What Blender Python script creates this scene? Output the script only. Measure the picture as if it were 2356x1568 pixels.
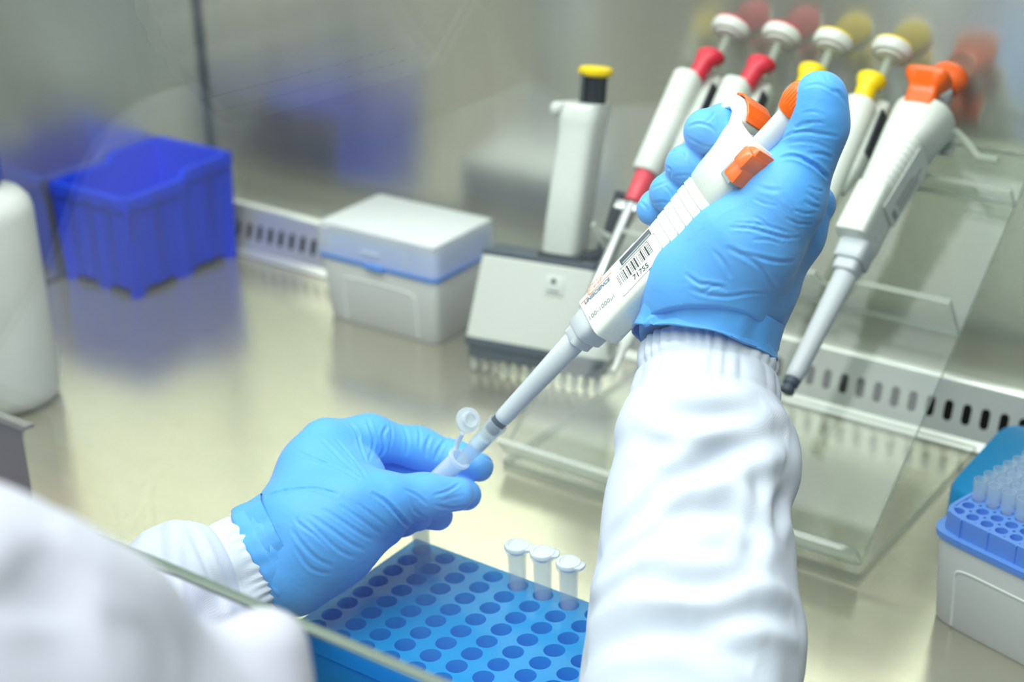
import bpy, bmesh, math, random
import numpy as np
from mathutils import Vector, Matrix
from mathutils.bvhtree import BVHTree

for o in list(bpy.data.objects):
    bpy.data.objects.remove(o)
COL = bpy.context.scene.collection
SC = bpy.context.scene
rng = np.random.default_rng(7)
random.seed(7)

# ------------------------------------------------------------------ camera
FPX = 3700.0                      # focal length in pixels of the 2356 x 1568 frame
PITCH, ROLL, YAW = math.radians(24.4), math.radians(-1.4), math.radians(36.0)
CAM = np.array([0.0, 0.0, 0.52])  # metres above the steel work surface


def _rz(v):
    c, s = math.cos(YAW), math.sin(YAW)
    return np.array([c * v[0] - s * v[1], s * v[0] + c * v[1], v[2]])


FWD = _rz([0, math.cos(PITCH), -math.sin(PITCH)])
_r0, _u0 = _rz([1, 0, 0]), _rz([0, math.sin(PITCH), math.cos(PITCH)])
RGT = math.cos(ROLL) * _r0 + math.sin(ROLL) * _u0
UPV = -math.sin(ROLL) * _r0 + math.cos(ROLL) * _u0


def at(px, py, d):
    """World point seen at a photo position, d metres along the view axis."""
    return CAM + d * (FWD + RGT * (px - 1178) / FPX - UPV * (py - 784) / FPX)


def proj(p):
    v = np.asarray(p) - CAM
    d = v @ FWD
    return 1178 + FPX * (v @ RGT) / d, 784 - FPX * (v @ UPV) / d, d


cam_data = bpy.data.cameras.new('camera')
cam = bpy.data.objects.new('camera', cam_data)
COL.objects.link(cam)
m = Matrix.Identity(4)
for i in range(3):
    m[i][0], m[i][1], m[i][2], m[i][3] = RGT[i], UPV[i], -FWD[i], CAM[i]
cam.matrix_world = m
cam_data.sensor_width = 36.0
cam_data.lens = FPX / 2356.0 * 36.0
cam_data.clip_start = 0.02
cam_data.dof.use_dof = True
cam_data.dof.focus_distance = 0.775
cam_data.dof.aperture_fstop = cam_data.lens / 9.0
SC.camera = cam

# ------------------------------------------------------------------ light
world = bpy.data.worlds.new('lab_room')
SC.world = world
world.use_nodes = True
bg = world.node_tree.nodes['Background']
bg.inputs[0].default_value = (0.93, 0.97, 1.0, 1)
bg.inputs[1].default_value = 0.14


def area(name, loc, target, sx, sy, power, color=(1, 1, 1)):
    l = bpy.data.lights.new(name, 'AREA')
    l.shape = 'RECTANGLE'
    l.size, l.size_y = sx, sy
    l.energy = power
    l.color = color
    o = bpy.data.objects.new(name, l)
    COL.objects.link(o)
    o.location = loc
    o.rotation_euler = (Vector(target) - Vector(loc)).to_track_quat('-Z', 'Y').to_euler()
    return o


area('cabinet_tube', (-0.55, 0.490, 0.790), (-0.55, 0.72, 0.0), 1.1, 0.14, 7.0, (0.96, 0.985, 1.0))
area('ceiling_fill', (-0.55, 0.76, 0.795), (-0.55, 0.76, 0.0), 1.1, 0.40, 4.5, (0.96, 0.985, 1.0))  # fill light added to brighten the back of the cabinet
area('room_lamp', (-0.3, -0.5, 1.7), (-0.4, 0.5, 0.1), 1.6, 1.2, 42.0, (0.95, 0.98, 1.0))

SC.view_settings.view_transform = 'Standard'
SC.view_settings.look = 'None'
SC.view_settings.gamma = 1.0
SC.view_settings.use_curve_mapping = False
SC.view_settings.exposure = -0.12
SC.cycles.use_denoising = True
SC.cycles.max_bounces = 10
SC.cycles.transparent_max_bounces = 24
SC.cycles.transmission_bounces = 8
SC.cycles.caustics_refractive = False
SC.cycles.caustics_reflective = False


# ------------------------------------------------------------------ materials
def lin(c):
    return tuple(((x / 255) / 12.92 if x / 255 <= 0.04045 else ((x / 255 + 0.055) / 1.055) ** 2.4) for x in c)


def new_mat(name):
    mt = bpy.data.materials.new(name)
    mt.use_nodes = True
    nt = mt.node_tree
    return mt, nt, nt.nodes['Principled BSDF'], nt.nodes['Material Output']


def plastic(name, rgb, rough=0.4, bump=0.0, scale=400, spec=0.5, alpha=1.0, sss=0.0, metal=0.0):
    mt, nt, b, out = new_mat(name)
    b.inputs['Base Color'].default_value = (*lin(rgb), 1)
    b.inputs['Roughness'].default_value = rough
    b.inputs['Specular IOR Level'].default_value = spec
    b.inputs['Alpha'].default_value = alpha
    b.inputs['Metallic'].default_value = metal
    if sss:
        b.inputs['Subsurface Weight'].default_value = sss
        b.inputs['Subsurface Radius'].default_value = (0.5, 0.5, 0.6)
        b.inputs['Subsurface Scale'].default_value = 0.004
    tc = nt.nodes.new('ShaderNodeTexCoord')
    nz = nt.nodes.new('ShaderNodeTexNoise')
    nz.inputs['Scale'].default_value = scale
    nz.inputs['Detail'].default_value = 3
    nt.links.new(tc.outputs['Object'], nz.inputs['Vector'])
    mr = nt.nodes.new('ShaderNodeMapRange')
    mr.inputs['To Min'].default_value = max(0.02, rough - 0.05)
    mr.inputs['To Max'].default_value = rough + 0.05
    nt.links.new(nz.outputs['Fac'], mr.inputs['Value'])
    nt.links.new(mr.outputs[0], b.inputs['Roughness'])
    if bump:
        bp = nt.nodes.new('ShaderNodeBump')
        bp.inputs['Strength'].default_value = bump
        bp.inputs['Distance'].default_value = 0.0006
        nt.links.new(nz.outputs['Fac'], bp.inputs['Height'])
        nt.links.new(bp.outputs[0], b.inputs['Normal'])
    return mt


def milky(name, rgb, clear=0.3, rough=0.35, trans=0.45, spec=0.5):
    """Cloudy moulded plastic: scattered light passes through, part of it straight."""
    mt, nt, b, out = new_mat(name)
    c = (*lin(rgb), 1)
    b.inputs['Base Color'].default_value = c
    b.inputs['Roughness'].default_value = rough
    b.inputs['Specular IOR Level'].default_value = spec
    tl = nt.nodes.new('ShaderNodeBsdfTranslucent')
    tl.inputs['Color'].default_value = c
    m1 = nt.nodes.new('ShaderNodeMixShader')
    m1.inputs[0].default_value = trans
    nt.links.new(b.outputs[0], m1.inputs[1])
    nt.links.new(tl.outputs[0], m1.inputs[2])
    tr = nt.nodes.new('ShaderNodeBsdfTransparent')
    tr.inputs['Color'].default_value = tuple(0.5 + 0.5 * x for x in lin(rgb)) + (1,)
    m2 = nt.nodes.new('ShaderNodeMixShader')
    nz = nt.nodes.new('ShaderNodeTexNoise')
    nz.inputs['Scale'].default_value = 60
    tc = nt.nodes.new('ShaderNodeTexCoord')
    nt.links.new(tc.outputs['Object'], nz.inputs['Vector'])
    mr = nt.nodes.new('ShaderNodeMapRange')
    mr.inputs['To Min'].default_value = max(0, clear - 0.03)
    mr.inputs['To Max'].default_value = min(1, clear + 0.03)
    nt.links.new(nz.outputs['Fac'], mr.inputs['Value'])
    nt.links.new(mr.outputs[0], m2.inputs[0])
    nt.links.new(m1.outputs[0], m2.inputs[1])
    nt.links.new(tr.outputs[0], m2.inputs[2])
    nt.links.new(m2.outputs[0], out.inputs['Surface'])
    return mt


def clear_sheet(name, tint=(0.97, 0.99, 0.975), gloss=1.0, rough=0.02, haze=0.0):
    """Clear sheet: light passes straight through, the surface reflects by Fresnel."""
    mt, nt, b, out = new_mat(name)
    nt.nodes.remove(b)
    tr = nt.nodes.new('ShaderNodeBsdfTransparent')
    tr.inputs['Color'].default_value = (*tint, 1)
    gl = nt.nodes.new('ShaderNodeBsdfGlossy')
    gl.inputs['Roughness'].default_value = rough
    fr = nt.nodes.new('ShaderNodeFresnel')
    ge = nt.nodes.new('ShaderNodeNewGeometry')      # same reflectance entering and leaving the sheet
    io = nt.nodes.new('ShaderNodeMapRange')
    io.inputs['To Min'].default_value = 1.5
    io.inputs['To Max'].default_value = 1 / 1.5
    nt.links.new(ge.outputs['Backfacing'], io.inputs['Value'])
    nt.links.new(io.outputs[0], fr.inputs['IOR'])
    mu = nt.nodes.new('ShaderNodeMath')
    mu.operation = 'MULTIPLY'
    mu.inputs[1].default_value = gloss
    nt.links.new(fr.outputs[0], mu.inputs[0])
    mx = nt.nodes.new('ShaderNodeMixShader')
    nt.links.new(mu.outputs[0], mx.inputs[0])
    nt.links.new(tr.outputs[0], mx.inputs[1])
    nt.links.new(gl.outputs[0], mx.inputs[2])
    last = mx
    if haze:
        df = nt.nodes.new('ShaderNodeBsdfDiffuse')
        df.inputs['Color'].default_value = (0.9, 0.95, 0.93, 1)
        m2 = nt.nodes.new('ShaderNodeMixShader')
        m2.inputs[0].default_value = haze
        nt.links.new(mx.outputs[0], m2.inputs[1])
        nt.links.new(df.outputs[0], m2.inputs[2])
        last = m2
    nt.links.new(last.outputs[0], out.inputs['Surface'])
    return mt


def steel(name, rgb, rough=0.28, stretch=(1, 1, 1), aniso=0.0, var=0.08, bump=0.05, metal=1.0):
    mt, nt, b, out = new_mat(name)
    b.inputs['Metallic'].default_value = metal
    b.inputs['Anisotropic'].default_value = aniso
    if aniso:                                        # polished up and down: reflections smear upright
        tg = nt.nodes.new('ShaderNodeCombineXYZ')
        tg.inputs[2].default_value = 1.0
        nt.links.new(tg.outputs[0], b.inputs['Tangent'])
    tc = nt.nodes.new('ShaderNodeTexCoord')
    mp = nt.nodes.new('ShaderNodeMapping')
    mp.inputs['Scale'].default_value = stretch
    nt.links.new(tc.outputs['Object'], mp.inputs['Vector'])
    nz = nt.nodes.new('ShaderNodeTexNoise')
    nz.inputs['Scale'].default_value = 30
    nz.inputs['Detail'].default_value = 5
    nt.links.new(mp.outputs[0], nz.inputs['Vector'])
    rp = nt.nodes.new('ShaderNodeValToRGB')
    c = np.array(lin(rgb))
    rp.color_ramp.elements[0].color = (*(c * 0.92), 1)
    rp.color_ramp.elements[1].color = (*np.minimum(c * 1.06, 1), 1)
    nt.links.new(nz.outputs['Fac'], rp.inputs[0])
    nt.links.new(rp.outputs[0], b.inputs['Base Color'])
    mr = nt.nodes.new('ShaderNodeMapRange')
    mr.inputs['To Min'].default_value = rough - var
    mr.inputs['To Max'].default_value = rough + var
    nt.links.new(nz.outputs['Fac'], mr.inputs['Value'])
    nt.links.new(mr.outputs[0], b.inputs['Roughness'])
    bp = nt.nodes.new('ShaderNodeBump')
    bp.inputs['Strength'].default_value = bump
    bp.inputs['Distance'].default_value = 0.0004
    nt.links.new(nz.outputs['Fac'], bp.inputs['Height'])
    nt.links.new(bp.outputs[0], b.inputs['Normal'])
    return mt


def cloth(name, rgb, twill=0.00065, bump=0.2):
    mt, nt, b, out = new_mat(name)
    b.inputs['Base Color'].default_value = (*lin(rgb), 1)
    b.inputs['Roughness'].default_value = 0.85
    b.inputs['Specular IOR Level'].default_value = 0.15
    b.inputs['Sheen Weight'].default_value = 0.15
    tc = nt.nodes.new('ShaderNodeTexCoord')
    mp = nt.nodes.new('ShaderNodeMapping')
    mp.inputs['Rotation'].default_value = (0.5, 0.9, 0.6)
    nt.links.new(tc.outputs['Object'], mp.inputs['Vector'])
    wv = nt.nodes.new('ShaderNodeTexWave')
    wv.inputs['Scale'].default_value = 2 * math.pi / 20.0 / twill
    wv.inputs['Distortion'].default_value = 0.6
    nt.links.new(mp.outputs[0], wv.inputs['Vector'])
    bp = nt.nodes.new('ShaderNodeBump')
    bp.inputs['Strength'].default_value = bump
    bp.inputs['Distance'].default_value = 0.00012
    nt.links.new(wv.outputs['Fac'], bp.inputs['Height'])
    nt.links.new(bp.outputs[0], b.inputs['Normal'])
    return mt


def nitrile(name, rgb):
    mt, nt, b, out = new_mat(name)
    b.inputs['Roughness'].default_value = 0.5
    b.inputs['Specular IOR Level'].default_value = 0.35
    b.inputs['Sheen Weight'].default_value = 0.2
    tc = nt.nodes.new('ShaderNodeTexCoord')
    n1 = nt.nodes.new('ShaderNodeTexNoise')
    n1.inputs['Scale'].default_value = 45
    n1.inputs['Detail'].default_value = 2
    n1.inputs['Distortion'].default_value = 1.2
    n2 = nt.nodes.new('ShaderNodeTexNoise')
    n2.inputs['Scale'].default_value = 900
    nt.links.new(tc.outputs['Object'], n1.inputs['Vector'])
    nt.links.new(tc.outputs['Object'], n2.inputs['Vector'])
    rp = nt.nodes.new('ShaderNodeValToRGB')
    c = np.array(lin(rgb))
    rp.color_ramp.elements[0].color = (*(c * 0.96), 1)
    rp.color_ramp.elements[1].color = (*np.minimum(c * 1.03, 1), 1)
    nt.links.new(n1.outputs['Fac'], rp.inputs[0])
    nt.links.new(rp.outputs[0], b.inputs['Base Color'])
    b1 = nt.nodes.new('ShaderNodeBump')
    b1.inputs['Strength'].default_value = 0.35
    b1.inputs['Distance'].default_value = 0.002
    nt.links.new(n1.outputs['Fac'], b1.inputs['Height'])
    b2 = nt.nodes.new('ShaderNodeBump')
    b2.inputs['Strength'].default_value = 0.12
    b2.inputs['Distance'].default_value = 0.0004
    nt.links.new(n2.outputs['Fac'], b2.inputs['Height'])
    nt.links.new(b1.outputs[0], b2.inputs['Normal'])
    nt.links.new(b2.outputs[0], b.inputs['Normal'])
    return mt


M = {}
M['counter'] = steel('brushed_steel_counter', (208, 203, 184), 0.22, (1, 3, 1), 0.0, 0.02, 0.0, 0.76)
M['wall'] = steel('brushed_steel_wall', (230, 232, 221), 0.22, (1.5, 1.5, 0.2), 0.8, 0.02, 0.0, 0.86)
M['grille'] = steel('polished_steel', (234, 234, 228), 0.33, metal=0.65)
M['bracket'] = steel('worn_steel', (150, 150, 152), 0.42, (1, 1, 1), 0, 0.1, 0.2)
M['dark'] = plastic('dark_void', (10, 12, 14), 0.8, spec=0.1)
M['glass'] = clear_sheet('sash_glass', (0.955, 0.985, 0.965), 1.0)
M['glass_edge'] = plastic('ground_glass_edge', (104, 120, 108), 0.16, spec=0.9)
M['acrylic'] = clear_sheet('clear_acrylic', (0.975, 0.99, 0.98), 1.0, 0.03, 0.012)
M['acrylic_edge'] = milky('acrylic_edge', (228, 236, 222), 0.35, 0.15, 0.5)  # whitened colour stands in for light gathered inside the sheet
M['bin'] = milky('blue_bin_plastic', (0, 66, 240), 0.0, 0.55, 0.06, 0.2)
M['rack'] = milky('blue_rack_plastic', (44, 196, 255), 0.2, 0.2, 0.45)
M['lid'] = milky('frosted_polypropylene', (250, 253, 253), 0.68, 0.4, 0.1)
M['base'] = milky('frosted_polypropylene_body', (252, 253, 252), 0.06, 0.4, 0.06)
M['lid_top'] = milky('frosted_lid_top', (250, 253, 252), 0.06, 0.4, 0.1)
M['plate'] = milky('blue_tip_plate', (84, 160, 255), 0.08, 0.35, 0.1)
M['plate2'] = milky('periwinkle_tip_plate', (128, 184, 255), 0.12, 0.3, 0.35)
M['teal'] = milky('teal_plastic', (0, 150, 214), 0.0, 0.4, 0.25)
M['tube'] = milky('clear_polypropylene', (246, 250, 253), 0.78, 0.12, 0.3)
M['tube_cap'] = milky('cloudy_tube_cap', (248, 251, 253), 0.2, 0.25, 0.2)
M['tube_held'] = milky('held_tube_polypropylene', (246, 250, 253), 0.45, 0.12, 0.35)
M['tube_lid'] = milky('clear_tube_lid', (244, 249, 252), 0.5, 0.15, 0.3)
M['tip'] = milky('tip_polypropylene', (240, 248, 253), 0.72, 0.12, 0.4)
M['bottle'] = milky('translucent_bottle', (252, 253, 250), 0.22, 0.3, 0.3)
M['liquid'] = milky('bottle_liquid', (200, 220, 210), 0.05, 0.2, 0.2)
M['cap_blue'] = plastic('blue_cap', (14, 84, 200), 0.35)
M['white'] = plastic('white_plastic', (230, 233, 224), 0.3)
M['white_warm'] = plastic('pipette_white', (226, 231, 222), 0.28)
M['grey_light'] = plastic('light_grey_plastic', (204, 210, 214), 0.33)
M['grey_mid'] = plastic('grey_plastic', (160, 168, 166), 0.35)
M['charcoal'] = plastic('charcoal_plastic', (66, 78, 88), 0.45)
M['black'] = plastic('black_plastic', (32, 38, 46), 0.4)
M['ring'] = plastic('black_rubber', (58, 72, 88), 0.5)
M['orange'] = plastic('orange_plastic', (255, 104, 8), 0.22)
M['red'] = plastic('red_plastic', (222, 44, 66), 0.35)
M['yellow'] = plastic('yellow_plastic', (255, 222, 0), 0.35)
M['chrome'] = steel('chrome', (165, 168, 170), 0.16)
M['filter'] = plastic('white_filter', (244, 248, 248), 0.8)
M['sticker'] = plastic('label_paper', (228, 233, 226), 0.3)
M['ink'] = plastic('black_ink', (38, 42, 46), 0.6)
M['ink_blue'] = plastic('slate_ink', (108, 124, 150), 0.6)
M['ink_grey'] = plastic('grey_ink', (150, 158, 156), 0.6)
M['ink_orange'] = plastic('orange_ink', (250, 150, 100), 0.6)
M['display'] = clear_sheet('display_window', (0.55, 0.58, 0.56))
M['glove'] = nitrile('blue_nitrile', (88, 172, 250))
M['coat'] = cloth('white_twill', (216, 222, 236))
M['coat_soft'] = cloth('white_twill_soft', (214, 217, 228), 0.0008, 0.08)
M['skin'] = plastic('skin', (205, 160, 138), 0.5, 0.2, 300, 0.4, 1, 0.2)
M['hair'] = plastic('dark_hair', (40, 32, 28), 0.6, 0.6, 200)
M['mask'] = plastic('white_mask_fabric', (250, 234, 232), 0.9, 0.3, 600)
M['stitch'] = plastic('grey_stitching', (120, 120, 118), 0.9)


# ------------------------------------------------------------------ object helpers
def tag(o, label=None, cat=None, group=None, kind=None):
    if label: o['label'] = label
    if cat: o['category'] = cat
    if group: o['group'] = group
    if kind: o['kind'] = kind
    return o


def empty(name, loc, label=None, cat=None, group=None, rot=None):
    o = bpy.data.objects.new(name, None)
    o.empty_display_size = 0.02
    COL.objects.link(o)
    o.location = loc
    if rot is not None: o.rotation_euler = rot
    return tag(o, label, cat, group)


def put(name, me, mats, parent=None, world_space=False):
    o = bpy.data.objects.new(name, me)
    COL.objects.link(o)
    for mt in (mats if isinstance(mats, (list, tuple)) else [mats]):
        me.materials.append(mt)
    if parent is not None:
        o.parent = parent
        if world_space:
            bpy.context.view_layer.update()
            o.matrix_parent_inverse = parent_matrix(parent).inverted()
    return o


def parent_matrix(p):
    mt = p.matrix_basis.copy()
    if p.parent:
        mt = parent_matrix(p.parent) @ p.matrix_parent_inverse @ mt
    return mt


def mesh_np(name, v, f, smooth=True):
    me = bpy.data.meshes.new(name)
    v = np.asarray(v, dtype=np.float32)
    f = np.asarray(f, dtype=np.int32)
    n = f.shape[1]
    me.vertices.add(len(v))
    me.vertices.foreach_set('co', v.ravel())
    me.loops.add(f.size)
    me.loops.foreach_set('vertex_index', f.ravel())
    me.polygons.add(len(f))
    me.polygons.foreach_set('loop_start', np.arange(len(f), dtype=np.int32) * n)
    me.polygons.foreach_set('loop_total', np.full(len(f), n, dtype=np.int32))
    me.polygons.foreach_set('use_smooth', np.full(len(f), smooth, dtype=bool))
    me.update(calc_edges=True)
    me.validate()
    return me


class MB:
    """Collects shapes into one mesh."""
    def __init__(self):
        self.v, self.f, self.mi, self.sm = [], [], [], []

    def add(self, v, f, mi=0, smooth=True, M4=None):
        b = len(self.v)
        for p in v:
            p = Vector(p)
            self.v.append(M4 @ p if M4 is not None else p)
        for q in f:
            self.f.append([b + i for i in q])
            self.mi.append(mi)
            self.sm.append(smooth)
        return self

    def box(self, lo, hi, mi=0, bev=0.0, M4=None, seg=2):
        bm = bmesh.new()
        bmesh.ops.create_cube(bm, size=1.0)
        for vv in bm.verts:
            for i in range(3):
                vv.co[i] = (lo[i] + hi[i]) / 2 + vv.co[i] * (hi[i] - lo[i])
        if bev > 0:
            bmesh.ops.bevel(bm, geom=bm.edges[:] + bm.verts[:], offset=bev, segments=seg, profile=0.5, affect='EDGES')
        self.bm(bm, mi, bev > 0, M4)
        return self

    def bm(self, bm, mi=0, smooth=True, M4=None):
        bm.verts.index_update()
        self.add([v.co.copy() for v in bm.verts], [[v.index for v in f.verts] for f in bm.faces], mi, smooth, M4)
        bm.free()

    def rings(self, rings, cap0=True, cap1=True, mi=0, smooth=True, M4=None, close=False):
        n = len(rings[0])
        v = [p for r in rings for p in r]
        f = []
        R = len(rings)
        for i in range(R - 1 if not close else R):
            j = (i + 1) % R
            for k in range(n):
                f.append([i * n + k, i * n + (k + 1) % n, j * n + (k + 1) % n, j * n + k])
        if not close:
            if cap0: f.append(list(range(n))[::-1])
            if cap1: f.append([(R - 1) * n + k for k in range(n)])
        return self.add(v, f, mi, smooth, M4)

    def lathe(self, prof, n=32, mi=0, M4=None, cap0=True, cap1=True, smooth=True):
        """prof: (radius, height) pairs about +Z."""
        rs = [[(r * math.cos(2 * math.pi * k / n), r * math.sin(2 * math.pi * k / n), z) for k in range(n)] for r, z in prof]
        return self.rings(rs, cap0, cap1, mi, smooth, M4)

    def loft(self, secs, n=40, mi=0, M4=None, cap0=True, cap1=True, smooth=True):
        """secs: (z, half_x, half_y, centre_x, centre_y, power) superellipse sections along +Z."""
        rs = []
        for z, hx, hy, cx, cy, p in secs:
            r = []
            for k in range(n):
                t = 2 * math.pi * (k + 0.5) / n
                c, s = math.cos(t), math.sin(t)
                r.append((cx + hx * math.copysign(abs(c) ** (2 / p), c), cy + hy * math.copysign(abs(s) ** (2 / p), s), z))
            rs.append(r)
        return self.rings(rs, cap0, cap1, mi, smooth, M4)

    def tube(self, pts, r, n=12, mi=0, M4=None):
        pts = [Vector(p) for p in pts]
        rr = r if isinstance(r, (list, tuple)) else [r] * len(pts)
        rs = []
        up = None
        for i, p in enumerate(pts):
            t = (pts[min(i + 1, len(pts) - 1)] - pts[max(i - 1, 0)]).normalized()
            if up is None:
                up = t.orthogonal().normalized()
            up = (up - t * up.dot(t)).normalized()
            w = t.cross(up)
            rs.append([p + (up * math.cos(2 * math.pi * k / n) + w * math.sin(2 * math.pi * k / n)) * rr[i] for k in range(n)])
        return self.rings(rs, True, True, mi, True, M4)

    def prism(self, poly, z0, z1, mi=0, M4=None, bev=0.0, smooth=False):
        bm = bmesh.new()
        vs = [bm.verts.new((x, y, z0)) for x, y in poly]
        f = bm.faces.new(vs)
        ex = bmesh.ops.extrude_face_region(bm, geom=[f])
        for vv in ex['geom']:
            if isinstance(vv, bmesh.types.BMVert):
                vv.co.z = z1
        bmesh.ops.recalc_face_normals(bm, faces=bm.faces[:])
        if bev:
            bmesh.ops.bevel(bm, geom=bm.edges[:], offset=bev, segments=2, profile=0.5, affect='EDGES')
        self.bm(bm, mi, smooth or bev > 0, M4)
        return self

    def mesh(self, name, sharp=40):
        me = bpy.data.meshes.new(name)
        me.from_pydata([tuple(p) for p in self.v], [], self.f)
        me.validate()
        if len(me.polygons) == len(self.f):
            me.polygons.foreach_set('material_index', self.mi)
            me.polygons.foreach_set('use_smooth', self.sm)
        bm = bmesh.new()
        bm.from_mesh(me)
        bmesh.ops.recalc_face_normals(bm, faces=bm.faces[:])
        bm.to_mesh(me)
        bm.free()
        if sharp:
            me.set_sharp_from_angle(angle=math.radians(sharp))
        me.update()
        return me

    def put(self, name, mats, parent=None, sharp=40, world_space=False):
        return put(name, self.mesh(name, sharp), mats, parent, world_space)


def frame(o, x, y, z):
    """4x4 matrix from an origin and three axes."""
    mt = Matrix.Identity(4)
    for i in range(3):
        mt[i][0], mt[i][1], mt[i][2], mt[i][3] = x[i], y[i], z[i], o[i]
    return mt


def perforated(mb, x0, y0, nx, ny, px, py, hole, M4=None, wall=0.0, mi=0, N=24, hole_len=0.0, thick=0.0):
    """A sheet of nx x ny cells, each with a round or slotted hole; wall > 0 adds wells below (−Z)."""
    for i in range(nx):
        for j in range(ny):
            cx, cy = x0 + (i + 0.5) * px, y0 + (j + 0.5) * py
            inn, outr = [], []
            for k in range(N):
                t = 2 * math.pi * (k + 0.5) / N
                c, s = math.cos(t), math.sin(t)
                inn.append((cx + hole * c, cy + hole * s + math.copysign(hole_len / 2, s), 0))
                q = max(abs(c), abs(s))
                outr.append((cx + px / 2 * c / q, cy + py / 2 * s / q, 0))
            v = outr + inn
            f = [[k, (k + 1) % N, N + (k + 1) % N, N + k] for k in range(N)]
            mb.add(v, f, mi, False, M4)
            for sx in (1, -1):      # the four corners outside the sampled square
                for sy in (1, -1):
                    k = min(range(N), key=lambda q: (outr[q][0] - cx - sx * px / 2) ** 2 + (outr[q][1] - cy - sy * py / 2) ** 2)
            if wall:
                rs = [inn, [(x, y, -wall) for x, y, z in inn]]
                mb.rings(rs, False, True, mi, True, M4)


def text_mesh(body, size, shear=0.0, bold=0.0, align='CENTER', sx=1.0):
    cu = bpy.data.curves.new('lettering', 'FONT')
    cu.body = body
    cu.size = size
    cu.shear = shear
    cu.offset = bold
    cu.align_x = align
    cu.align_y = 'CENTER'
    cu.extrude = 0.00004
    o = bpy.data.objects.new('lettering', cu)
    COL.objects.link(o)
    bpy.context.view_layer.update()
    dg = bpy.context.evaluated_depsgraph_get()
    me = bpy.data.meshes.new_from_object(o.evaluated_get(dg))
    bpy.data.objects.remove(o)
    bpy.data.curves.remove(cu)
    me.name = 'lettering'
    me.materials.clear()
    if sx != 1.0:
        for vv in me.vertices: vv.co.x *= sx
    return me


def copy_tree(o, parent=None):
    c = o.copy()
    COL.objects.link(c)
    if parent is not None: c.parent = parent
    for ch in list(o.children):
        copy_tree(ch, c)
    return c


# ------------------------------------------------------------------ implicit-surface modelling for bodies, gloves and cloth
def smin(a, b, k):
    if k <= 0: return np.minimum(a, b)
    h = np.maximum(k - np.abs(a - b), 0) / k
    return np.minimum(a, b) - h * h * k * 0.25


def cone_seg(P, a, b, ra, rb):
    ab = b - a
    t = np.clip(((P - a) @ ab) / max(ab @ ab, 1e-12), 0, 1)
    q = P - a - t[..., None] * ab
    return np.sqrt((q * q).sum(-1)) - (ra + (rb - ra) * t)


class Field:
    """Limbs as chains of round cones: (points, radii, blend inside, blend to the rest)."""
    def __init__(self):
        self.ch = []
        self.cuts = []

    def cut(self, p, n):
        self.cuts.append((np.asarray(p, np.float32), np.asarray(n, np.float32)))
        return self

    def chain(self, pts, radii, k_in=0.004, k_out=0.004):
        self.ch.append((np.array(pts, dtype=np.float32), np.array(radii, dtype=np.float32), k_in, k_out))
        return self

    def __call__(self, P):
        tot = None
        for pts, r, ki, ko in self.ch:
            d = None
            if len(pts) == 1:
                d = np.sqrt(((P - pts[0]) ** 2).sum(-1)) - r[0]
            for i in range(len(pts) - 1):
                e = cone_seg(P, pts[i], pts[i + 1], r[i], r[i + 1])
                d = e if d is None else smin(d, e, ki)
            tot = d if tot is None else smin(tot, d, ko)
        for p, n in self.cuts:
            tot = np.maximum(tot, (P - p) @ n)
        return tot

    def bounds(self, pad):
        lo = np.min([(p - r[:, None]).min(0) for p, r, _, _ in self.ch], axis=0) - pad
        hi = np.max([(p + r[:, None]).max(0) for p, r, _, _ in self.ch], axis=0) + pad
        return lo, hi


def surface_nets(V, lo, h):
    s = V < 0
    nx, ny, nz = V.shape
    cnt = np.zeros((nx - 1, ny - 1, nz - 1), np.int8)
    offs = [(i, j, k) for i in (0, 1) for j in (0, 1) for k in (0, 1)]
    sl = lambda A, o: A[o[0]:nx - 1 + o[0], o[1]:ny - 1 + o[1], o[2]:nz - 1 + o[2]]
    for o in offs: cnt += sl(s, o)
    mixed = (cnt > 0) & (cnt < 8)
    I = np.argwhere(mixed)
    idx = -np.ones(mixed.shape, np.int64)
    idx[mixed] = np.arange(len(I))
    acc = np.zeros((len(I), 3))
    num = np.zeros(len(I))
    for a in offs:
        for ax in range(3):
            if a[ax] == 0:
                b = list(a); b[ax] = 1
                va = V[I[:, 0] + a[0], I[:, 1] + a[1], I[:, 2] + a[2]]
                vb = V[I[:, 0] + b[0], I[:, 1] + b[1], I[:, 2] + b[2]]
                cr = (va < 0) != (vb < 0)
                t = np.where(cr, va / np.where(cr, va - vb, 1), 0)
                p = np.tile(np.array(a, float), (len(I), 1))
                p[:, ax] += t
                acc[cr] += p[cr]
                num[cr] += 1
    v = (I + acc / num[:, None]) * h + lo
    faces = []
    for ax in range(3):
        o1, o2 = [(1, 2), (2, 0), (0, 1)][ax]
        a = [slice(1, -1)] * 3; a[ax] = slice(0, -1)
        b = [slice(1, -1)] * 3; b[ax] = slice(1, None)
        d = s[tuple(a)] != s[tuple(b)]
        E = np.argwhere(d)
        off = np.ones(3, int); off[ax] = 0
        E = E + off
        flip = s[E[:, 0], E[:, 1], E[:, 2]]
        def cell(d1, d2):
            C = E.copy(); C[:, o1] -= d1; C[:, o2] -= d2
            return idx[C[:, 0], C[:, 1], C[:, 2]]
        q = np.stack([cell(1, 1), cell(0, 1), cell(0, 0), cell(1, 0)], 1)
        q[~flip] = q[~flip][:, ::-1]
        faces.append(q)
    return v, np.concatenate(faces)


def quad_subdivide(v, f):
    e = np.sort(np.stack([f, np.roll(f, -1, 1)], 2).reshape(-1, 2), 1)
    u, inv = np.unique(e, axis=0, return_inverse=True)
    inv = inv.reshape(f.shape)
    em = v[u].mean(1)
    fm = v[f].mean(1)
    n, ne = len(v), len(u)
    nv = np.concatenate([v, em, fm])
    c = n + ne + np.arange(len(f))
    out = []
    for k in range(4):
        out.append(np.stack([f[:, k], n + inv[:, k], c, n + inv[:, (k - 1) % 4]], 1))
    return nv, np.concatenate(out)


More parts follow.
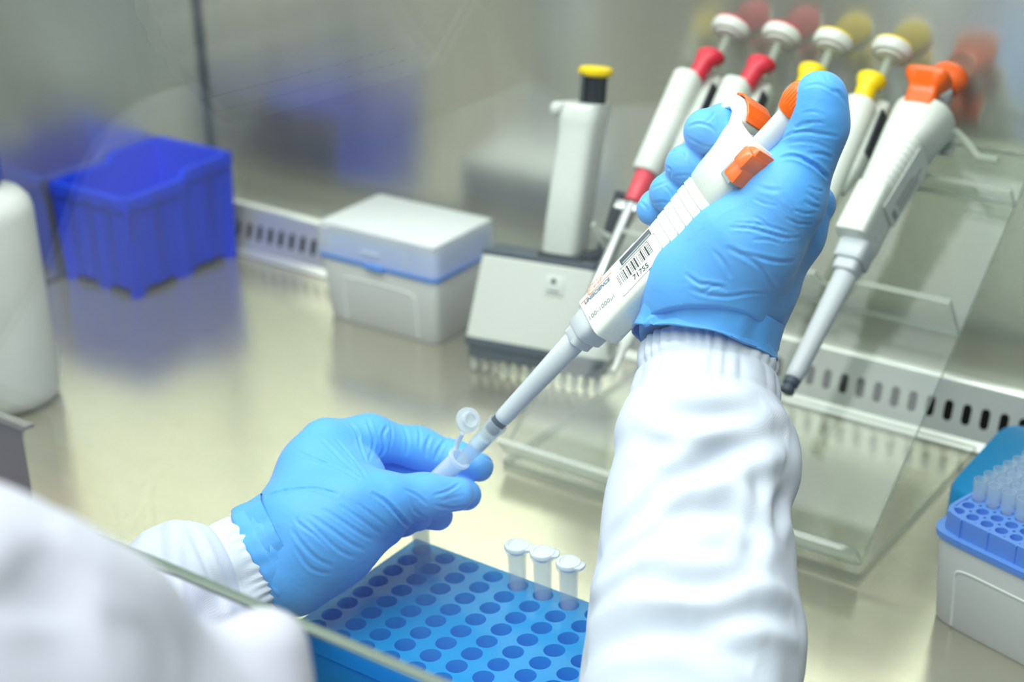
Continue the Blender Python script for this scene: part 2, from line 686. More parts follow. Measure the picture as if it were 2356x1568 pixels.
def relax(F, v, steps=3, e=4e-4):
    v = v.astype(np.float32)
    for _ in range(steps):
        f0 = F(v)
        g = np.stack([F(v + np.eye(3, dtype=np.float32)[i] * e) - F(v - np.eye(3, dtype=np.float32)[i] * e) for i in range(3)], 1) / (2 * e)
        g2 = np.maximum((g * g).sum(1), 0.15)
        v = v - (np.clip(f0, -0.002, 0.002) / g2)[:, None] * g
    return v


def field_mesh(F, h, sub=1):
    lo, hi = F.bounds(h * 3)
    n = np.ceil((hi - lo) / h).astype(int) + 1
    ax = [lo[i] + np.arange(n[i]) * h for i in range(3)]
    V = np.empty(n, np.float32)
    for i in range(n[0]):
        Y, Zz = np.meshgrid(ax[1], ax[2], indexing='ij')
        P = np.stack([np.full_like(Y, ax[0][i]), Y, Zz], -1).astype(np.float32)
        V[i] = F(P)
    v, f = surface_nets(V, lo, h)
    v = relax(F, v)
    for _ in range(sub):
        v, f = quad_subdivide(v, f)
        v = relax(F, v, 2)
    return v, f


def vnormals(v, f):
    a, b, c, d = (v[f[:, i]] for i in range(4))
    n = np.cross(c - a, d - b)
    out = np.zeros_like(v, dtype=np.float64)
    for i in range(4): np.add.at(out, f[:, i], n)
    return out / np.maximum(np.linalg.norm(out, axis=1, keepdims=True), 1e-12)


def folds(v, f, lines, offset=(0, 0), scale=1.0):
    """Press creases into a surface. lines: (pixel polyline, half width mm, depth mm); found on the surface by ray."""
    bvh = BVHTree.FromPolygons([tuple(p) for p in v], [tuple(q) for q in f])
    nrm = vnormals(v, f)
    v = v.astype(np.float64).copy()
    disp = np.zeros(len(v))
    o = Vector(CAM)
    for pts, wd, dp in lines:
        pts = [(offset[0] + x / scale, offset[1] + y / scale) for x, y in pts]
        # smooth polyline
        P = []
        n = len(pts)
        for i in range(n - 1):
            p0, p1, p2, p3 = pts[max(i - 1, 0)], pts[i], pts[i + 1], pts[min(i + 2, n - 1)]
            for t in np.linspace(0, 1, 16, endpoint=False):
                P.append(tuple(0.5 * (2 * p1[k] + (p2[k] - p0[k]) * t + (2 * p0[k] - 5 * p1[k] + 4 * p2[k] - p3[k]) * t * t + (3 * p1[k] - p0[k] - 3 * p2[k] + p3[k]) * t ** 3) for k in (0, 1)))
        P.append(pts[-1])
        hit = []
        for k, (x, y) in enumerate(P):
            d = Vector(at(x, y, 1.0) - CAM).normalized()
            h = bvh.ray_cast(o, d)
            if h[0] is not None: hit.append((*h[0], k / max(1, len(P) - 1)))
        if len(hit) < 2: continue
        Hh = np.array(hit)
        w = wd * 1e-3
        lo, hi = Hh[:, :3].min(0) - 4 * w, Hh[:, :3].max(0) + 4 * w
        sel = np.where(((v > lo) & (v < hi)).all(1))[0]
        if not len(sel): continue
        dd = np.full(len(sel), 9.0); tt = np.zeros(len(sel))
        for q in Hh:
            r = np.sqrt(((v[sel] - q[:3]) ** 2).sum(1))
            better = r < dd
            dd[better] = r[better]; tt[better] = q[3]
        x = dd / w
        env = np.clip(np.sin(np.pi * np.clip(tt, 0.02, 0.98)), 0, 1) ** 0.5
        disp[sel] += dp * 1e-3 * env * (-np.exp(-x * x) + 0.45 * np.exp(-((x - 1.9) / 0.9) ** 2))
    return v + nrm * disp[:, None]


# ================================================================== THE CABINET
WALL_Y, WALL_X, PANE_Y = 1.0155, -1.0825, 0.35

b = MB(); b.box((WALL_X, 0.20, -0.02), (0.42, WALL_Y, 0.0))
tag(b.put('floor', M['counter']), kind='structure')
b = MB(); b.box((WALL_X - 0.02, WALL_Y, -0.02), (0.42, WALL_Y + 0.02, 0.80))
tag(b.put('wall_back', M['wall']), kind='structure')
b = MB(); b.box((WALL_X - 0.02, 0.20, -0.02), (WALL_X, WALL_Y, 0.80))
tag(b.put('wall_left', M['wall']), kind='structure')
b = MB(); b.box((0.42, 0.36, -0.02), (0.44, WALL_Y + 0.02, 0.80))
tag(b.put('wall_right', M['wall']), kind='structure')
b = MB(); b.box((WALL_X - 0.02, 0.36, 0.80), (0.44, WALL_Y + 0.02, 0.82))
tag(b.put('ceiling', M['white']), kind='structure')
b = MB(); b.tube([(WALL_X + 0.001, WALL_Y - 0.001, 0.03), (WALL_X + 0.001, WALL_Y - 0.001, 0.79)], 0.0035, 8)
tag(b.put('trim_2', M['charcoal']), kind='structure')
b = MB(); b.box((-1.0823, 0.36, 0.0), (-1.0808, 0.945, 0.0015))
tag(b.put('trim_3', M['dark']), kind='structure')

# slotted exhaust strip along the foot of the back wall
LEAN = 0.30
sy = Vector((0, LEAN, 1)).normalized()
sM = frame((WALL_X, 0.950, 0.0), Vector((1, 0, 0)), sy, Vector((1, 0, 0)).cross(sy))
b = MB()
PT = 0.01275
NSL = int((0.42 - WALL_X) / PT) - 1
x_first = (-0.4336 - WALL_X) % PT - PT / 2
perforated(b, x_first, 0.0125, NSL, 1, PT, 0.0195, 0.0031, sM, 0, 0, 20, 0.0082)
L = x_first + NSL * PT
def quad(b, pts, mi=0): b.add(pts, [[0, 1, 2, 3]], mi, False)
W2 = lambda x, y, z=0: sM @ Vector((x, y, z))
quad(b, [W2(0, 0), W2(L, 0), W2(L, 0.0125), W2(0, 0.0125)])
quad(b, [W2(0, 0.032), W2(L, 0.032), W2(L, 0.042), W2(0, 0.042)])
quad(b, [W2(0, 0.0125), W2(x_first, 0.0125), W2(x_first, 0.032), W2(0, 0.032)])
rs = []
for k in range(7):
    t = k / 6 * math.pi * 0.5
    cy, cz = 0.042 + 0.005 * math.sin(t), -0.005 + 0.005 * math.cos(t)
    rs.append([W2(0, cy, cz), W2(L, cy, cz)])
for k in range(6):
    quad(b, [rs[k][0], rs[k][1], rs[k + 1][1], rs[k + 1][0]])
p0, p1 = rs[6]
quad(b, [p0, p1, Vector((p1.x, p1.y + 0.001, p1.z - 0.004)), Vector((p0.x, p0.y + 0.001, p0.z - 0.004))])
b.add([W2(0, 0, 0.0), W2(L, 0, 0.0), W2(L, 0, 0.004), W2(0, 0, 0.004), W2(0, 0.006, 0), W2(L, 0.006, 0)], [[3, 2, 5, 4], [0, 1, 2, 3]], 0, False)
slot_strip = tag(b.put('trim_1', M['grille']), kind='structure')
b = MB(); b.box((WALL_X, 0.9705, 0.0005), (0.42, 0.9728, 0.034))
shade_sheet = b.put('slot_shade', M['dark'], slot_strip)  # near-black sheet stands in for the shade behind the slots

b = MB(); b.box((WALL_X, 0.9730, 0.0005), (0.42, WALL_Y - 0.0005, 0.0140)); b.box((WALL_X, 0.9730, 0.0140), (0.42, 0.9745, 0.0345))
b.put('gap_cover', M['grille'], slot_strip)  # steel cover added so the back wall reflects this gap lighter

# front sash: one pane with a ground lower edge
PANE_Z = 0.1845
b = MB()
b.box((WALL_X + 0.004, PANE_Y, PANE_Z + 0.0012), (0.415, PANE_Y + 0.0045, 0.79))
tag(b.put('window_1', M['glass']), kind='structure')
b = MB(); b.box((WALL_X + 0.004, PANE_Y - 0.0002, PANE_Z - 0.0008), (0.415, PANE_Y + 0.0047, PANE_Z + 0.0012), 0, 0.0008)
tag(b.put('trim_4', M['glass_edge']), kind='structure')

# sash handle: folded steel channel on the outside of the pane
hnd = empty('sash_handle', (-0.6040, PANE_Y - 0.001, 0.2), 'folded stainless steel handle on the glass sash at the left photo edge', 'handle')
b = MB()
prof = [(0.0, 0.0305), (-0.010, 0.0312), (-0.0135, 0.0300), (-0.0150, 0.0270), (-0.0150, -0.0040), (-0.0137, -0.0040), (-0.0137, 0.0265), (-0.0128, 0.0287), (-0.0098, 0.0299), (0.0, 0.0293)]
b.prism([(y * 0.45, z) for y, z in prof], 0, 0.13, 0, frame((-0.015, 0, 0), (0, 1, 0), (0, 0, 1), (1, 0, 0)))
b.put('channel', M['bracket'], hnd)

# ================================================================== BLUE BIN
bin_t = empty('storage_bin', (-1.032, 0.885, 0), 'empty bright blue plastic bin with stepped rim in the left back corner', 'bin')
b = MB()
hx, hy, hz1, hz2, tk = 0.0455, 0.0605, 0.089, 0.0965, 0.0035
tp = 0.0045
def wall_slab(b, p0, p1, hA, hB, nin):
    """Upright wall from p0 to p1 with a raised half, tapering to the foot, with outside ribs."""
    p0, p1, nin = Vector(p0), Vector(p1), Vector(nin)
    d = (p1 - p0)
    n = 28
    top = lambda t: hA if t < 0.5 else hA + (hB - hA) * min(1, (t - 0.5) / 0.06)
    zb = lambda t: 0.0 if (t < 0.12 or t > 0.88 or 0.42 < t < 0.58) else 0.006
    outer, inner = [], []
    cols = []
    for i in range(n + 1):
        t = i / n
        base = p0 + d * t
        rib = 0.0016 if (i % 7) in (0, 1) else 0.0
        cols.append((base, rib, top(t), zb(t)))
    v, f = [], []
    for base, rib, zt, z0 in cols:
        o_b = base + nin * (tp - rib); o_t = base - nin * rib; i_b = base + nin * (tp + tk); i_t = base + nin * tk
        lip = base - nin * 0.003
        v += [(o_b.x, o_b.y, z0), (o_t.x, o_t.y, zt - 0.012), (lip.x, lip.y, zt - 0.010), (lip.x, lip.y, zt), (i_t.x, i_t.y, zt), (i_b.x, i_b.y, z0)]
    for i in range(n):
        for k in range(6):
            f.append([i * 6 + k, (i + 1) * 6 + k, (i + 1) * 6 + (k + 1) % 6, i * 6 + (k + 1) % 6])
    f.append([0, 1, 2, 3, 4, 5]); f.append([n * 6 + k for k in range(6)])
    b.add(v, f, 0, False)
wall_slab(b, (-hx, -hy, 0), (-hx, hy, 0), hz1, hz2, (1, 0, 0))
wall_slab(b, (hx, -hy, 0), (hx, hy, 0), hz1, hz2, (-1, 0, 0))
wall_slab(b, (-hx, -hy, 0), (hx, -hy, 0), hz1, hz1, (0, 1, 0))
wall_slab(b, (-hx, hy, 0), (hx, hy, 0), hz2, hz2, (0, -1, 0))
b.put('walls', M['bin'], bin_t)
b = MB(); b.box((-hx + tp + tk, -hy + tp + tk, 0.004), (hx - tp - tk, hy - tp - tk, 0.007))
b.put('bottom', M['bin'], bin_t)

# ================================================================== BOTTLE
bt = empty('wash_bottle', (-0.9281, 0.6442, 0), 'translucent white bottle with blue cap, cut by the left photo edge', 'bottle')
b = MB()
b.lathe([(0.030, 0), (0.034, 0.001), (0.0372, 0.005), (0.0385, 0.012), (0.0382, 0.145), (0.0365, 0.152), (0.031, 0.1585), (0.022, 0.1625), (0.0165, 0.166), (0.0160, 0.176),
         (0.0146, 0.176), (0.0150, 0.166), (0.021, 0.161), (0.030, 0.157), (0.0350, 0.151), (0.0366, 0.144), (0.0368, 0.013), (0.035, 0.004), (0.029, 0.0025)], 48)
b.put('shell', M['bottle'], bt)
b = MB(); b.lathe([(0.029, 0.003), (0.0345, 0.0045), (0.0364, 0.013), (0.0362, 0.0915)], 48)
b.put('liquid', M['liquid'], bt)
b = MB()
pr = [(0.0195, 0.1665), (0.0205, 0.168), (0.0205, 0.188), (0.019, 0.191), (0.008, 0.194), (0.0045, 0.210)]
b.lathe(pr, 36); b.put('cap', M['cap_blue'], bt)


# ================================================================== TIP BOXES
def rbox_secs(hx, hy, spec, p=14):
    return [(z, hx + dx, hy + dx, 0, 0, p) for z, dx in spec]

def tip_box_body(b, hx, hy, h, taper):
    b.loft(rbox_secs(hx, hy, [(0.0, -taper - 0.001), (0.0015, -taper), (h, 0.0), (h, -0.0015), (0.003, -taper - 0.0015)]), 64, cap0=True, cap1=True)
    # raised arch moulding on the long faces
    for sg in (-1, 1):
        pts = []
        W, Hh = hx * 0.62, h * 0.74
        for k in range(25):
            t = k / 24
            if t < 0.3: x, z = -W, Hh * 0.86 * (t / 0.3)
            elif t < 0.7:
                a = math.pi * (t - 0.3) / 0.4
                x, z = -W * math.copysign(abs(math.cos(a)) ** 0.35, math.cos(a)), Hh * 0.86 + Hh * 0.14 * math.sin(a) ** 0.7
            else: x, z = W, Hh * 0.86 * ((1 - t) / 0.3)
            z = max(z, 0.002)
            pts.append((x, sg * (hy - taper * (1 - z / h) - 0.0003), z))
        b.tube(pts, 0.0009, 6)

# closed box beside the bin
tb = empty('tip_box', (-0.7725, 0.9235, 0), 'closed frosted tip box with blue band, between the blue bin and the multichannel pipette', 'tip box', None, (0, 0, math.radians(0.5)))
b = MB(); tip_box_body(b, 0.0590, 0.0395, 0.0555, 0.0035); b.put('body', M['base'], tb)
b = MB()
b.loft(rbox_secs(0.0605, 0.0412, [(0.0545, 0), (0.0580, 0.0003), (0.0580, -0.0035), (0.0745, -0.0030), (0.0745, -0.0045), (0.0590, -0.0055), (0.0545, -0.004)]), 64, cap0=False, cap1=False)
b.box((-0.055, -0.036, 0.070), (0.055, 0.036, 0.0735)); b.box((-0.009, -0.0432, 0.0535), (0.009, -0.0405, 0.058), 0, 0.0008)
b.put('tip_plate', M['plate'], tb)
b = MB()
b.loft(rbox_secs(0.0612, 0.0418, [(0.0582, 0.0), (0.0795, -0.0012), (0.0822, -0.0030), (0.0828, -0.006), (0.0818, -0.0062), (0.0800, -0.0045), (0.0785, -0.0026), (0.0582, -0.0013)]), 64, cap0=False, cap1=False)
b.box((-0.0575, -0.0380, 0.0815), (0.0575, 0.0380, 0.0830), 1, 0.0006)
for x in (-0.045, 0.031): b.box((x, -0.0424, 0.062), (x + 0.0012, -0.0405, 0.074))
b.box((-0.012, -0.0432, 0.0665), (0.006, -0.0410, 0.0685), 0, 0.0006)
b.put('lid', [M['lid'], M['lid_top']], tb)

# open box at the right edge
OB = Vector((-0.2626, 0.7472, 0)); oang = math.radians(-15.5)
ob = empty('tip_box', OB, 'open frosted box of clear pipette tips with blue perforated plate, at the right photo edge', 'tip box', None, (0, 0, oang))
b = MB(); 
BHX, BHY = 0.0610, 0.0410
b.loft([(z, BHX + dx, BHY + dx, BHX, BHY, 9) for z, dx in [(0.0, -0.0030), (0.0015, -0.0022), (0.0545, 0.0), (0.0545, -0.0015), (0.003, -0.0037)]], 64)
pts = []
for k in range(25):
    t = k / 24
    W, Hh = BHX * 0.70, 0.040
    if t < 0.3: x, z = -W, Hh * 0.86 * (t / 0.3)
    elif t < 0.7:
        a = math.pi * (t - 0.3) / 0.4
        x, z = -W * math.copysign(abs(math.cos(a)) ** 0.25, math.cos(a)), Hh * 0.86 + Hh * 0.14 * abs(math.sin(a)) ** 0.6
    else: x, z = W, Hh * 0.86 * ((1 - t) / 0.3)
    pts.append((BHX + x, 0.0008 - 0.0006 * 0 + 0.0022 * (1 - z / 0.0545) - 0.0004, max(z, 0.002)))
b.tube(pts, 0.0009, 6)
b.put('body', M['base'], ob)
b = MB()
PZ = 0.0690
b.loft([(z, BHX + dx, BHY + dx, BHX, BHY, 9) for z, dx in [(0.0540, 0.0012), (0.0580, 0.0014), (0.0580, -0.0022), (PZ, -0.0030), (PZ, -0.0052), (0.0560, -0.0046), (0.0540, -0.0010)]], 64, cap0=False, cap1=False)
gx, gy = (2 * BHX - 0.011) / 12, (2 * BHY - 0.011) / 8
perforated(b, 0.0055, 0.0055, 12, 8, gx, gy, 0.0034, frame((0, 0, PZ - 0.0004), (1, 0, 0), (0, 1, 0), (0, 0, 1)), 0.006)
for k in range(1, 7): b.box((2 * BHX * k / 7 - 0.0003, 0.0018, 0.0580), (2 * BHX * k / 7 + 0.0003, 0.0030, PZ))
b.put('tip_plate', M['plate2'], ob)
# tips standing in the plate (front two rows are used up)
tipmb = MB()
tipmb.lathe([(0.0007, -0.050), (0.0012, -0.035), (0.0026, -0.012), (0.0030, 0.0), (0.0037, 0.0008), (0.0038, 0.0125), (0.0033, 0.0125), (0.0030, 0.002), (0.0024, -0.01), (0.0009, -0.035), (0.0004, -0.050)], 20, cap0=False, cap1=False)
tip_me = tipmb.mesh('pipette_tip'); tip_me.materials.append(M['tip'])
Rb = Matrix.Translation(OB) @ Matrix.Rotation(oang, 4, 'Z')
for j in range(2, 8):
    for i in range(0, 7):
        o = bpy.data.objects.new('pipette_tip', tip_me)
        COL.objects.link(o)
        o.location = Rb @ Vector((0.0055 + (i + 0.5) * gx, 0.0055 + (j + 0.5) * gy, PZ + 0.0003))
        tag(o, 'clear pipette tip standing in the blue plate of the open tip box', 'pipette tip', 'clear tips in the open tip box')

# teal lid lying beside the stand
tl = empty('box_lid', (-0.228, 0.892, 0), 'teal blue box lid lying on the steel behind the open tip box', 'lid')
b = MB()
b.loft([(z, 0.0620 + dx, 0.0560 + dx, 0, 0, 8) for z, dx in [(0.0, 0.0), (0.027, -0.0008), (0.030, -0.0025), (0.0305, -0.006), (0.0305, -0.03)]], 56)
b.put('lid_shell', M['teal'], tl)
b = MB(); b.box((-0.012, 0.050, 0.0300), (0.012, 0.0545, 0.0325), 0, 0.001); b.put('latch', M['teal'], tl)

# ================================================================== TUBE RACK
RX0, RY0, RZ = -0.5050, 0.4945, 0.0450
rk = empty('tube_rack', (RX0, RY0, 0), 'bright blue translucent tube rack with round wells, on the steel in the foreground', 'tube rack')
NXR, NYR, PXR, PYR = 12, 8, 0.0164, 0.0126
RL, RW = NXR * PXR + 0.004, NYR * PYR + 0.003
b = MB()
perforated(b, 0.002, 0.0015, NXR, NYR, PXR, PYR, 0.00555, frame((0, 0, RZ), (1, 0, 0), (0, 1, 0), (0, 0, 1)), 0.022, 0, 28)
def fq(b, x0, y0, x1, y1, z): b.add([(x0, y0, z), (x1, y0, z), (x1, y1, z), (x0, y1, z)], [[0, 1, 2, 3]], 0, False)
fq(b, 0, 0, RL, 0.0015, RZ); fq(b, 0, RW - 0.0015, RL, RW, RZ); fq(b, 0, 0.0015, 0.002, RW - 0.0015, RZ); fq(b, RL - 0.002, 0.0015, RL, RW - 0.0015, RZ)
# skirt: upper band, then an inset lower body
sk = lambda ins, z: [(ins, ins, z), (RL - ins, ins, z), (RL - ins, RW - ins, z), (ins, RW - ins, z)]
b.rings([sk(0, RZ), sk(0, RZ - 0.010), sk(0.0022, RZ - 0.0105), sk(0.0026, 0.0), sk(0.0048, 0.0), sk(0.0044, RZ - 0.002)], False, False, 0, False)
b.put('well_block', M['rack'], rk)


# ================================================================== MICROTUBES
def tube_body(b, L=0.0395):
    b.lathe([(0.0012, 0.0), (0.0022, 0.0006), (0.0049, 0.0175), (0.0051, L - 0.003), (0.0051, L - 0.0022), (0.0064, L - 0.0020), (0.0066, L - 0.001), (0.0064, L), (0.0047, L),
             (0.0043, L - 0.004), (0.0041, 0.0178), (0.0016, 0.0015), (0.0003, 0.0013)], 32, cap0=True, cap1=True)

def tube_cap(b, tab=True):
    """Closed-side-down cap about its own centre, +Z outward."""
    b.lathe([(0.0002, -0.0006), (0.0029, -0.0006), (0.0031, -0.0034), (0.0039, -0.0036), (0.0043, -0.0010), (0.0066, -0.0008), (0.0068, 0.0006), (0.0064, 0.0014), (0.0048, 0.0016), (0.0042, 0.0010), (0.0008, 0.0010)], 32)
    if tab:
        b.prism([(0.0050, -0.0042), (0.0085, -0.0034), (0.0092, -0.0012), (0.0092, 0.0012), (0.0085, 0.0034), (0.0050, 0.0042)], -0.0006, 0.0010, 0, None, 0.0003)

def closed_tube(i, j, lift, rot, label):
    x, y = RX0 + 0.002 + (i + 0.5) * PXR, RY0 + 0.0015 + (j + 0.5) * PYR
    t = empty('microtube', (x, y, lift), label, 'tube', 'microtubes in the blue rack', (0, 0, rot))
    b = MB(); tube_body(b); b.put('tube_body', M['tube'], t)
    b = MB(); tube_cap(b); c = b.put('cap', M['tube_cap'], t); c.location = (0, 0, 0.0404)
    return t

closed_tube(4, 7, 0.0290, 0.35, 'white capped clear tube standing leftmost of three at the rack back edge')
closed_tube(5, 7, 0.0305, 0.45, 'white capped clear tube in the middle of three at the rack back edge')
closed_tube(6, 7, 0.0300, 0.10, 'white capped clear tube nearest the right sleeve at the rack back edge')
closed_tube(0, 7, 0.0240, 0.6, 'clear tube in the rear corner well, its cap hidden under the gloved fingers')


# ================================================================== MULTICHANNEL PIPETTE
# head stands upright on its nozzles, leaning back a little
mx = Vector((0.985, 0.171, 0)).normalized()
ml = math.radians(12)
my0 = Vector((0, 0, 1)).cross(mx)                     # towards the back
mz = (Vector((0, 0, 1)) * math.cos(ml) + my0 * math.sin(ml)).normalized()
my = mz.cross(mx)
mc = empty('multichannel_pipette', (-0.6176, 0.8765, 0.0008), 'white and black twelve channel pipette standing on its nozzles behind the held pipette', 'pipette')
Rm = Matrix.Identity(3)
for i in range(3): Rm[i][0], Rm[i][1], Rm[i][2] = mx[i], my[i], mz[i]
mc.rotation_euler = Rm.to_euler()
b = MB()
b.loft([(0.0272, 0.0570, 0.0105, 0.0040, 0, 12), (0.0280, 0.0578, 0.0115, 0.0040, 0, 12), (0.0900, 0.0452, 0.0115, 0.0005, 0, 12), (0.0908, 0.0444, 0.0105, 0.0005, 0, 12)], 64)
b.put('housing', M['white'], mc)
b = MB()
b.box((-0.0510, -0.0100, 0.0125), (0.0550, 0.0100, 0.0270), 0, 0.0012)
b.box((-0.0535, -0.0118, 0.0215), (0.0600, 0.0118, 0.0274), 0, 0.0008)
b.put('manifold', M['charcoal'], mc)
b = MB(); b.box((-0.0440, -0.0110, 0.0906), (0.0450, 0.0150, 0.0955), 0, 0.001); b.put('top_plate', M['charcoal'], mc)
nz_ = MB()
nz_.lathe([(0.0012, 0.0), (0.0022, 0.0015), (0.0029, 0.0025), (0.0031, 0.0130)], 14)
nzm = nz_.mesh('nozzle'); nzm.materials.append(M['white'])
for k in range(12):
    o = bpy.data.objects.new('nozzle', nzm); COL.objects.link(o); o.parent = mc
    o.location = (-0.0490 + 0.0090 * k, 0, 0.0)
b = MB()
b.loft([(0.0990, 0.0138, 0.0145, 0.0150, 0.004, 4), (0.1010, 0.0145, 0.0155, 0.0150, 0.004, 4), (0.1500, 0.0142, 0.0165, 0.0175, 0.006, 4), (0.1850, 0.0140, 0.0165, 0.0200, 0.007, 4), (0.1930, 0.0150, 0.0172, 0.0202, 0.007, 4),
        (0.2030, 0.0168, 0.0185, 0.0200, 0.007, 4), (0.2065, 0.0160, 0.0165, 0.0205, 0.007, 4), (0.2070, 0.0120, 0.0130, 0.0205, 0.007, 4)], 40)
b.loft([(0.1960, 0.0012, 0.0012, 0.0040, -0.008, 2), (0.1990, 0.0045, 0.0050, 0.0055, -0.008, 2), (0.2035, 0.0065, 0.0070, 0.0070, -0.007, 2), (0.2062, 0.0062, 0.0068, 0.0080, -0.006, 2), (0.2069, 0.0050, 0.0056, 0.0090, -0.005, 2)], 24)
b.put('handle', M['white_warm'], mc)
b = MB()
b.box((-0.0010, -0.0100, 0.0950), (0.0330, 0.0180, 0.0992), 0, 0.0012)
b.tube([(0.020, 0.004, 0.0970), (0.034, 0.004, 0.0975), (0.043, 0.004, 0.1015), (0.047, 0.004, 0.1110), (0.051, 0.004, 0.1290), (0.055, 0.004, 0.1470)], [0.0048] * 6, 12)
b.put('ejector_arm', M['black'], mc)
b = MB(); b.lathe([(0.0088, 0), (0.0088, 0.0210), (0.0078, 0.0212)], 28, 0, Matrix.Translation((0.0260, 0.009, 0.2050))); b.put('plunger', M['black'], mc)
b = MB(); b.lathe([(0.0012, 0), (0.0012, 0.0240)], 12, 0, Matrix.Translation((0.0205, -0.0010, 0.2050))); b.put('plunger_rod', M['chrome'], mc)
b = MB(); b.lathe([(0.0108, 0.0), (0.0125, 0.0020), (0.0125, 0.0050), (0.0100, 0.0068), (0.004, 0.0074)], 32, 0, Matrix.Translation((0.0260, 0.009, 0.2258))); b.put('plunger_cap', M['yellow'], mc)
b = MB(); b.box((0.0085, -0.0122, 0.0690), (0.0230, -0.0117, 0.0830), 0, 0.0002); b.put('badge_panel', M['sticker'], mc)
b = MB(); b.lathe([(0.0019, 0), (0.0019, 0.0003)], 20, 0, frame((0.0150, -0.01235, 0.0795), (1, 0, 0), (0, 0, 1), (0, -1, 0))); b.box((0.0110, -0.0125, 0.0715), (0.0195, -0.01222, 0.0723)); b.put('badge', M['ink'], mc)

# ================================================================== ACRYLIC STAND
PD = Vector((0, 0.8017, 0.5978)).normalized()        # up along the sloping panel
PN = Vector((0, -0.5978, 0.8017)).normalized()       # out of the panel, towards the user
P0 = Vector((0, 0.7621, 0.0126))
def SP(x, u, n): return P0 + Vector((x, 0, 0)) + PD * u + PN * n
st = empty('pipette_stand', (-0.435, 0.86, 0), 'clear acrylic sloping pipette stand behind the right sleeve', 'stand')
sx0, sx1 = -0.5620, -0.3070
def slab(b, x0, x1, u0, u1, n0, n1):
    M4 = frame(P0 - Vector(st.location), (1, 0, 0), PD, PN)
    vs = [(x, u, n) for n in (n0, n1) for u in (u0, u1) for x in (x0, x1)]
    b.add(vs, [[0, 2, 3, 1], [4, 5, 7, 6]], 0, False, M4)
    b.add(vs, [[0, 1, 5, 4], [2, 6, 7, 3], [0, 4, 6, 2], [1, 3, 7, 5]], 1, False, M4)
AM = [M['acrylic'], M['acrylic_edge']]
b = MB(); slab(b, sx0, sx1, -0.002, 0.300, -0.0035, 0.0); b.put('back_panel', AM, st)
b = MB()
lo, hi = Vector((sx0, 0.7600, 0.0)) - Vector(st.location), Vector((sx1, 0.9480, 0.0045)) - Vector(st.location)
vs = [(x, y, z) for z in (lo.z, hi.z) for y in (lo.y, hi.y) for x in (lo.x, hi.x)]
b.add(vs, [[0, 2, 3, 1], [4, 5, 7, 6]], 0, False); b.add(vs, [[0, 1, 5, 4], [2, 6, 7, 3], [0, 4, 6, 2], [1, 3, 7, 5]], 1, False)
b.put('base_plate', AM, st)
b = MB(); slab(b, sx0, sx1, -0.0020, 0.0015, 0.0, 0.0130); b.put('front_lip', AM, st)
def notched(b, u, depth, thick, notch_r):
    """Shelf sticking out of the panel, with a round notch at every pipette."""
    xs = [-0.5490, -0.5100, -0.4610, -0.4180, -0.3850]
    out = [(sx0, 0.0)]
    edge = [(sx0, depth)] if sx0 < xs[0] - notch_r - 0.001 else []
    for x in xs:
        for k in range(9):
            a = math.pi * k / 8
            edge.append((x - notch_r * math.cos(a), depth - notch_r * 1.2 * math.sin(a)))
    edge.append((sx1, depth))
    poly = [(sx0, 0.0)] + edge + [(sx1, 0.0)]
    M4 = frame(P0 - Vector(st.location) + PD * u, (1, 0, 0), PN, (Vector((1, 0, 0)).cross(PN)))
    n = len(poly)
    v = [(x, y, 0) for x, y in poly] + [(x, y, thick) for x, y in poly]
    b.add(v, [list(range(n))[::-1], [n + k for k in range(n)]], 0, False, M4)
    b.add(v, [[k, (k + 1) % n, n + (k + 1) % n, n + k] for k in range(n)], 1, False, M4)
b = MB(); notched(b, 0.163, 0.036, 0.004, 0.0105); b.put('lower_shelf', AM, st)
b = MB(); notched(b, 0.262, 0.016, 0.004, 0.0095); b.put('upper_shelf', AM, st)
b = MB(); q0 = -Vector(st.location)
b.tube([q0 + SP(-0.362, 0.285, 0.030), q0 + SP(-0.350, 0.287, 0.031), q0 + SP(-0.340, 0.280, 0.030), q0 + SP(-0.331, 0.272, 0.029), q0 + SP(-0.318, 0.272, 0.029)], 0.0026, 8)
b.put('hook', [M['acrylic_edge']], st)


# ================================================================== PIPETTES IN THE STAND
def stand_frame(x, u, n, yawdeg=0.0):
    """Local +Z up the slope, +Y out of the panel (front of the pipette), +X to the right."""
    o = SP(x, u, n)
    c, s = math.cos(math.radians(yawdeg)), math.sin(math.radians(yawdeg))
    X = Vector((1, 0, 0)) * c + PN * s
    Y = -(PN * c - Vector((1, 0, 0)) * s)            # points into the panel; front is -Y
    return o, X, Y

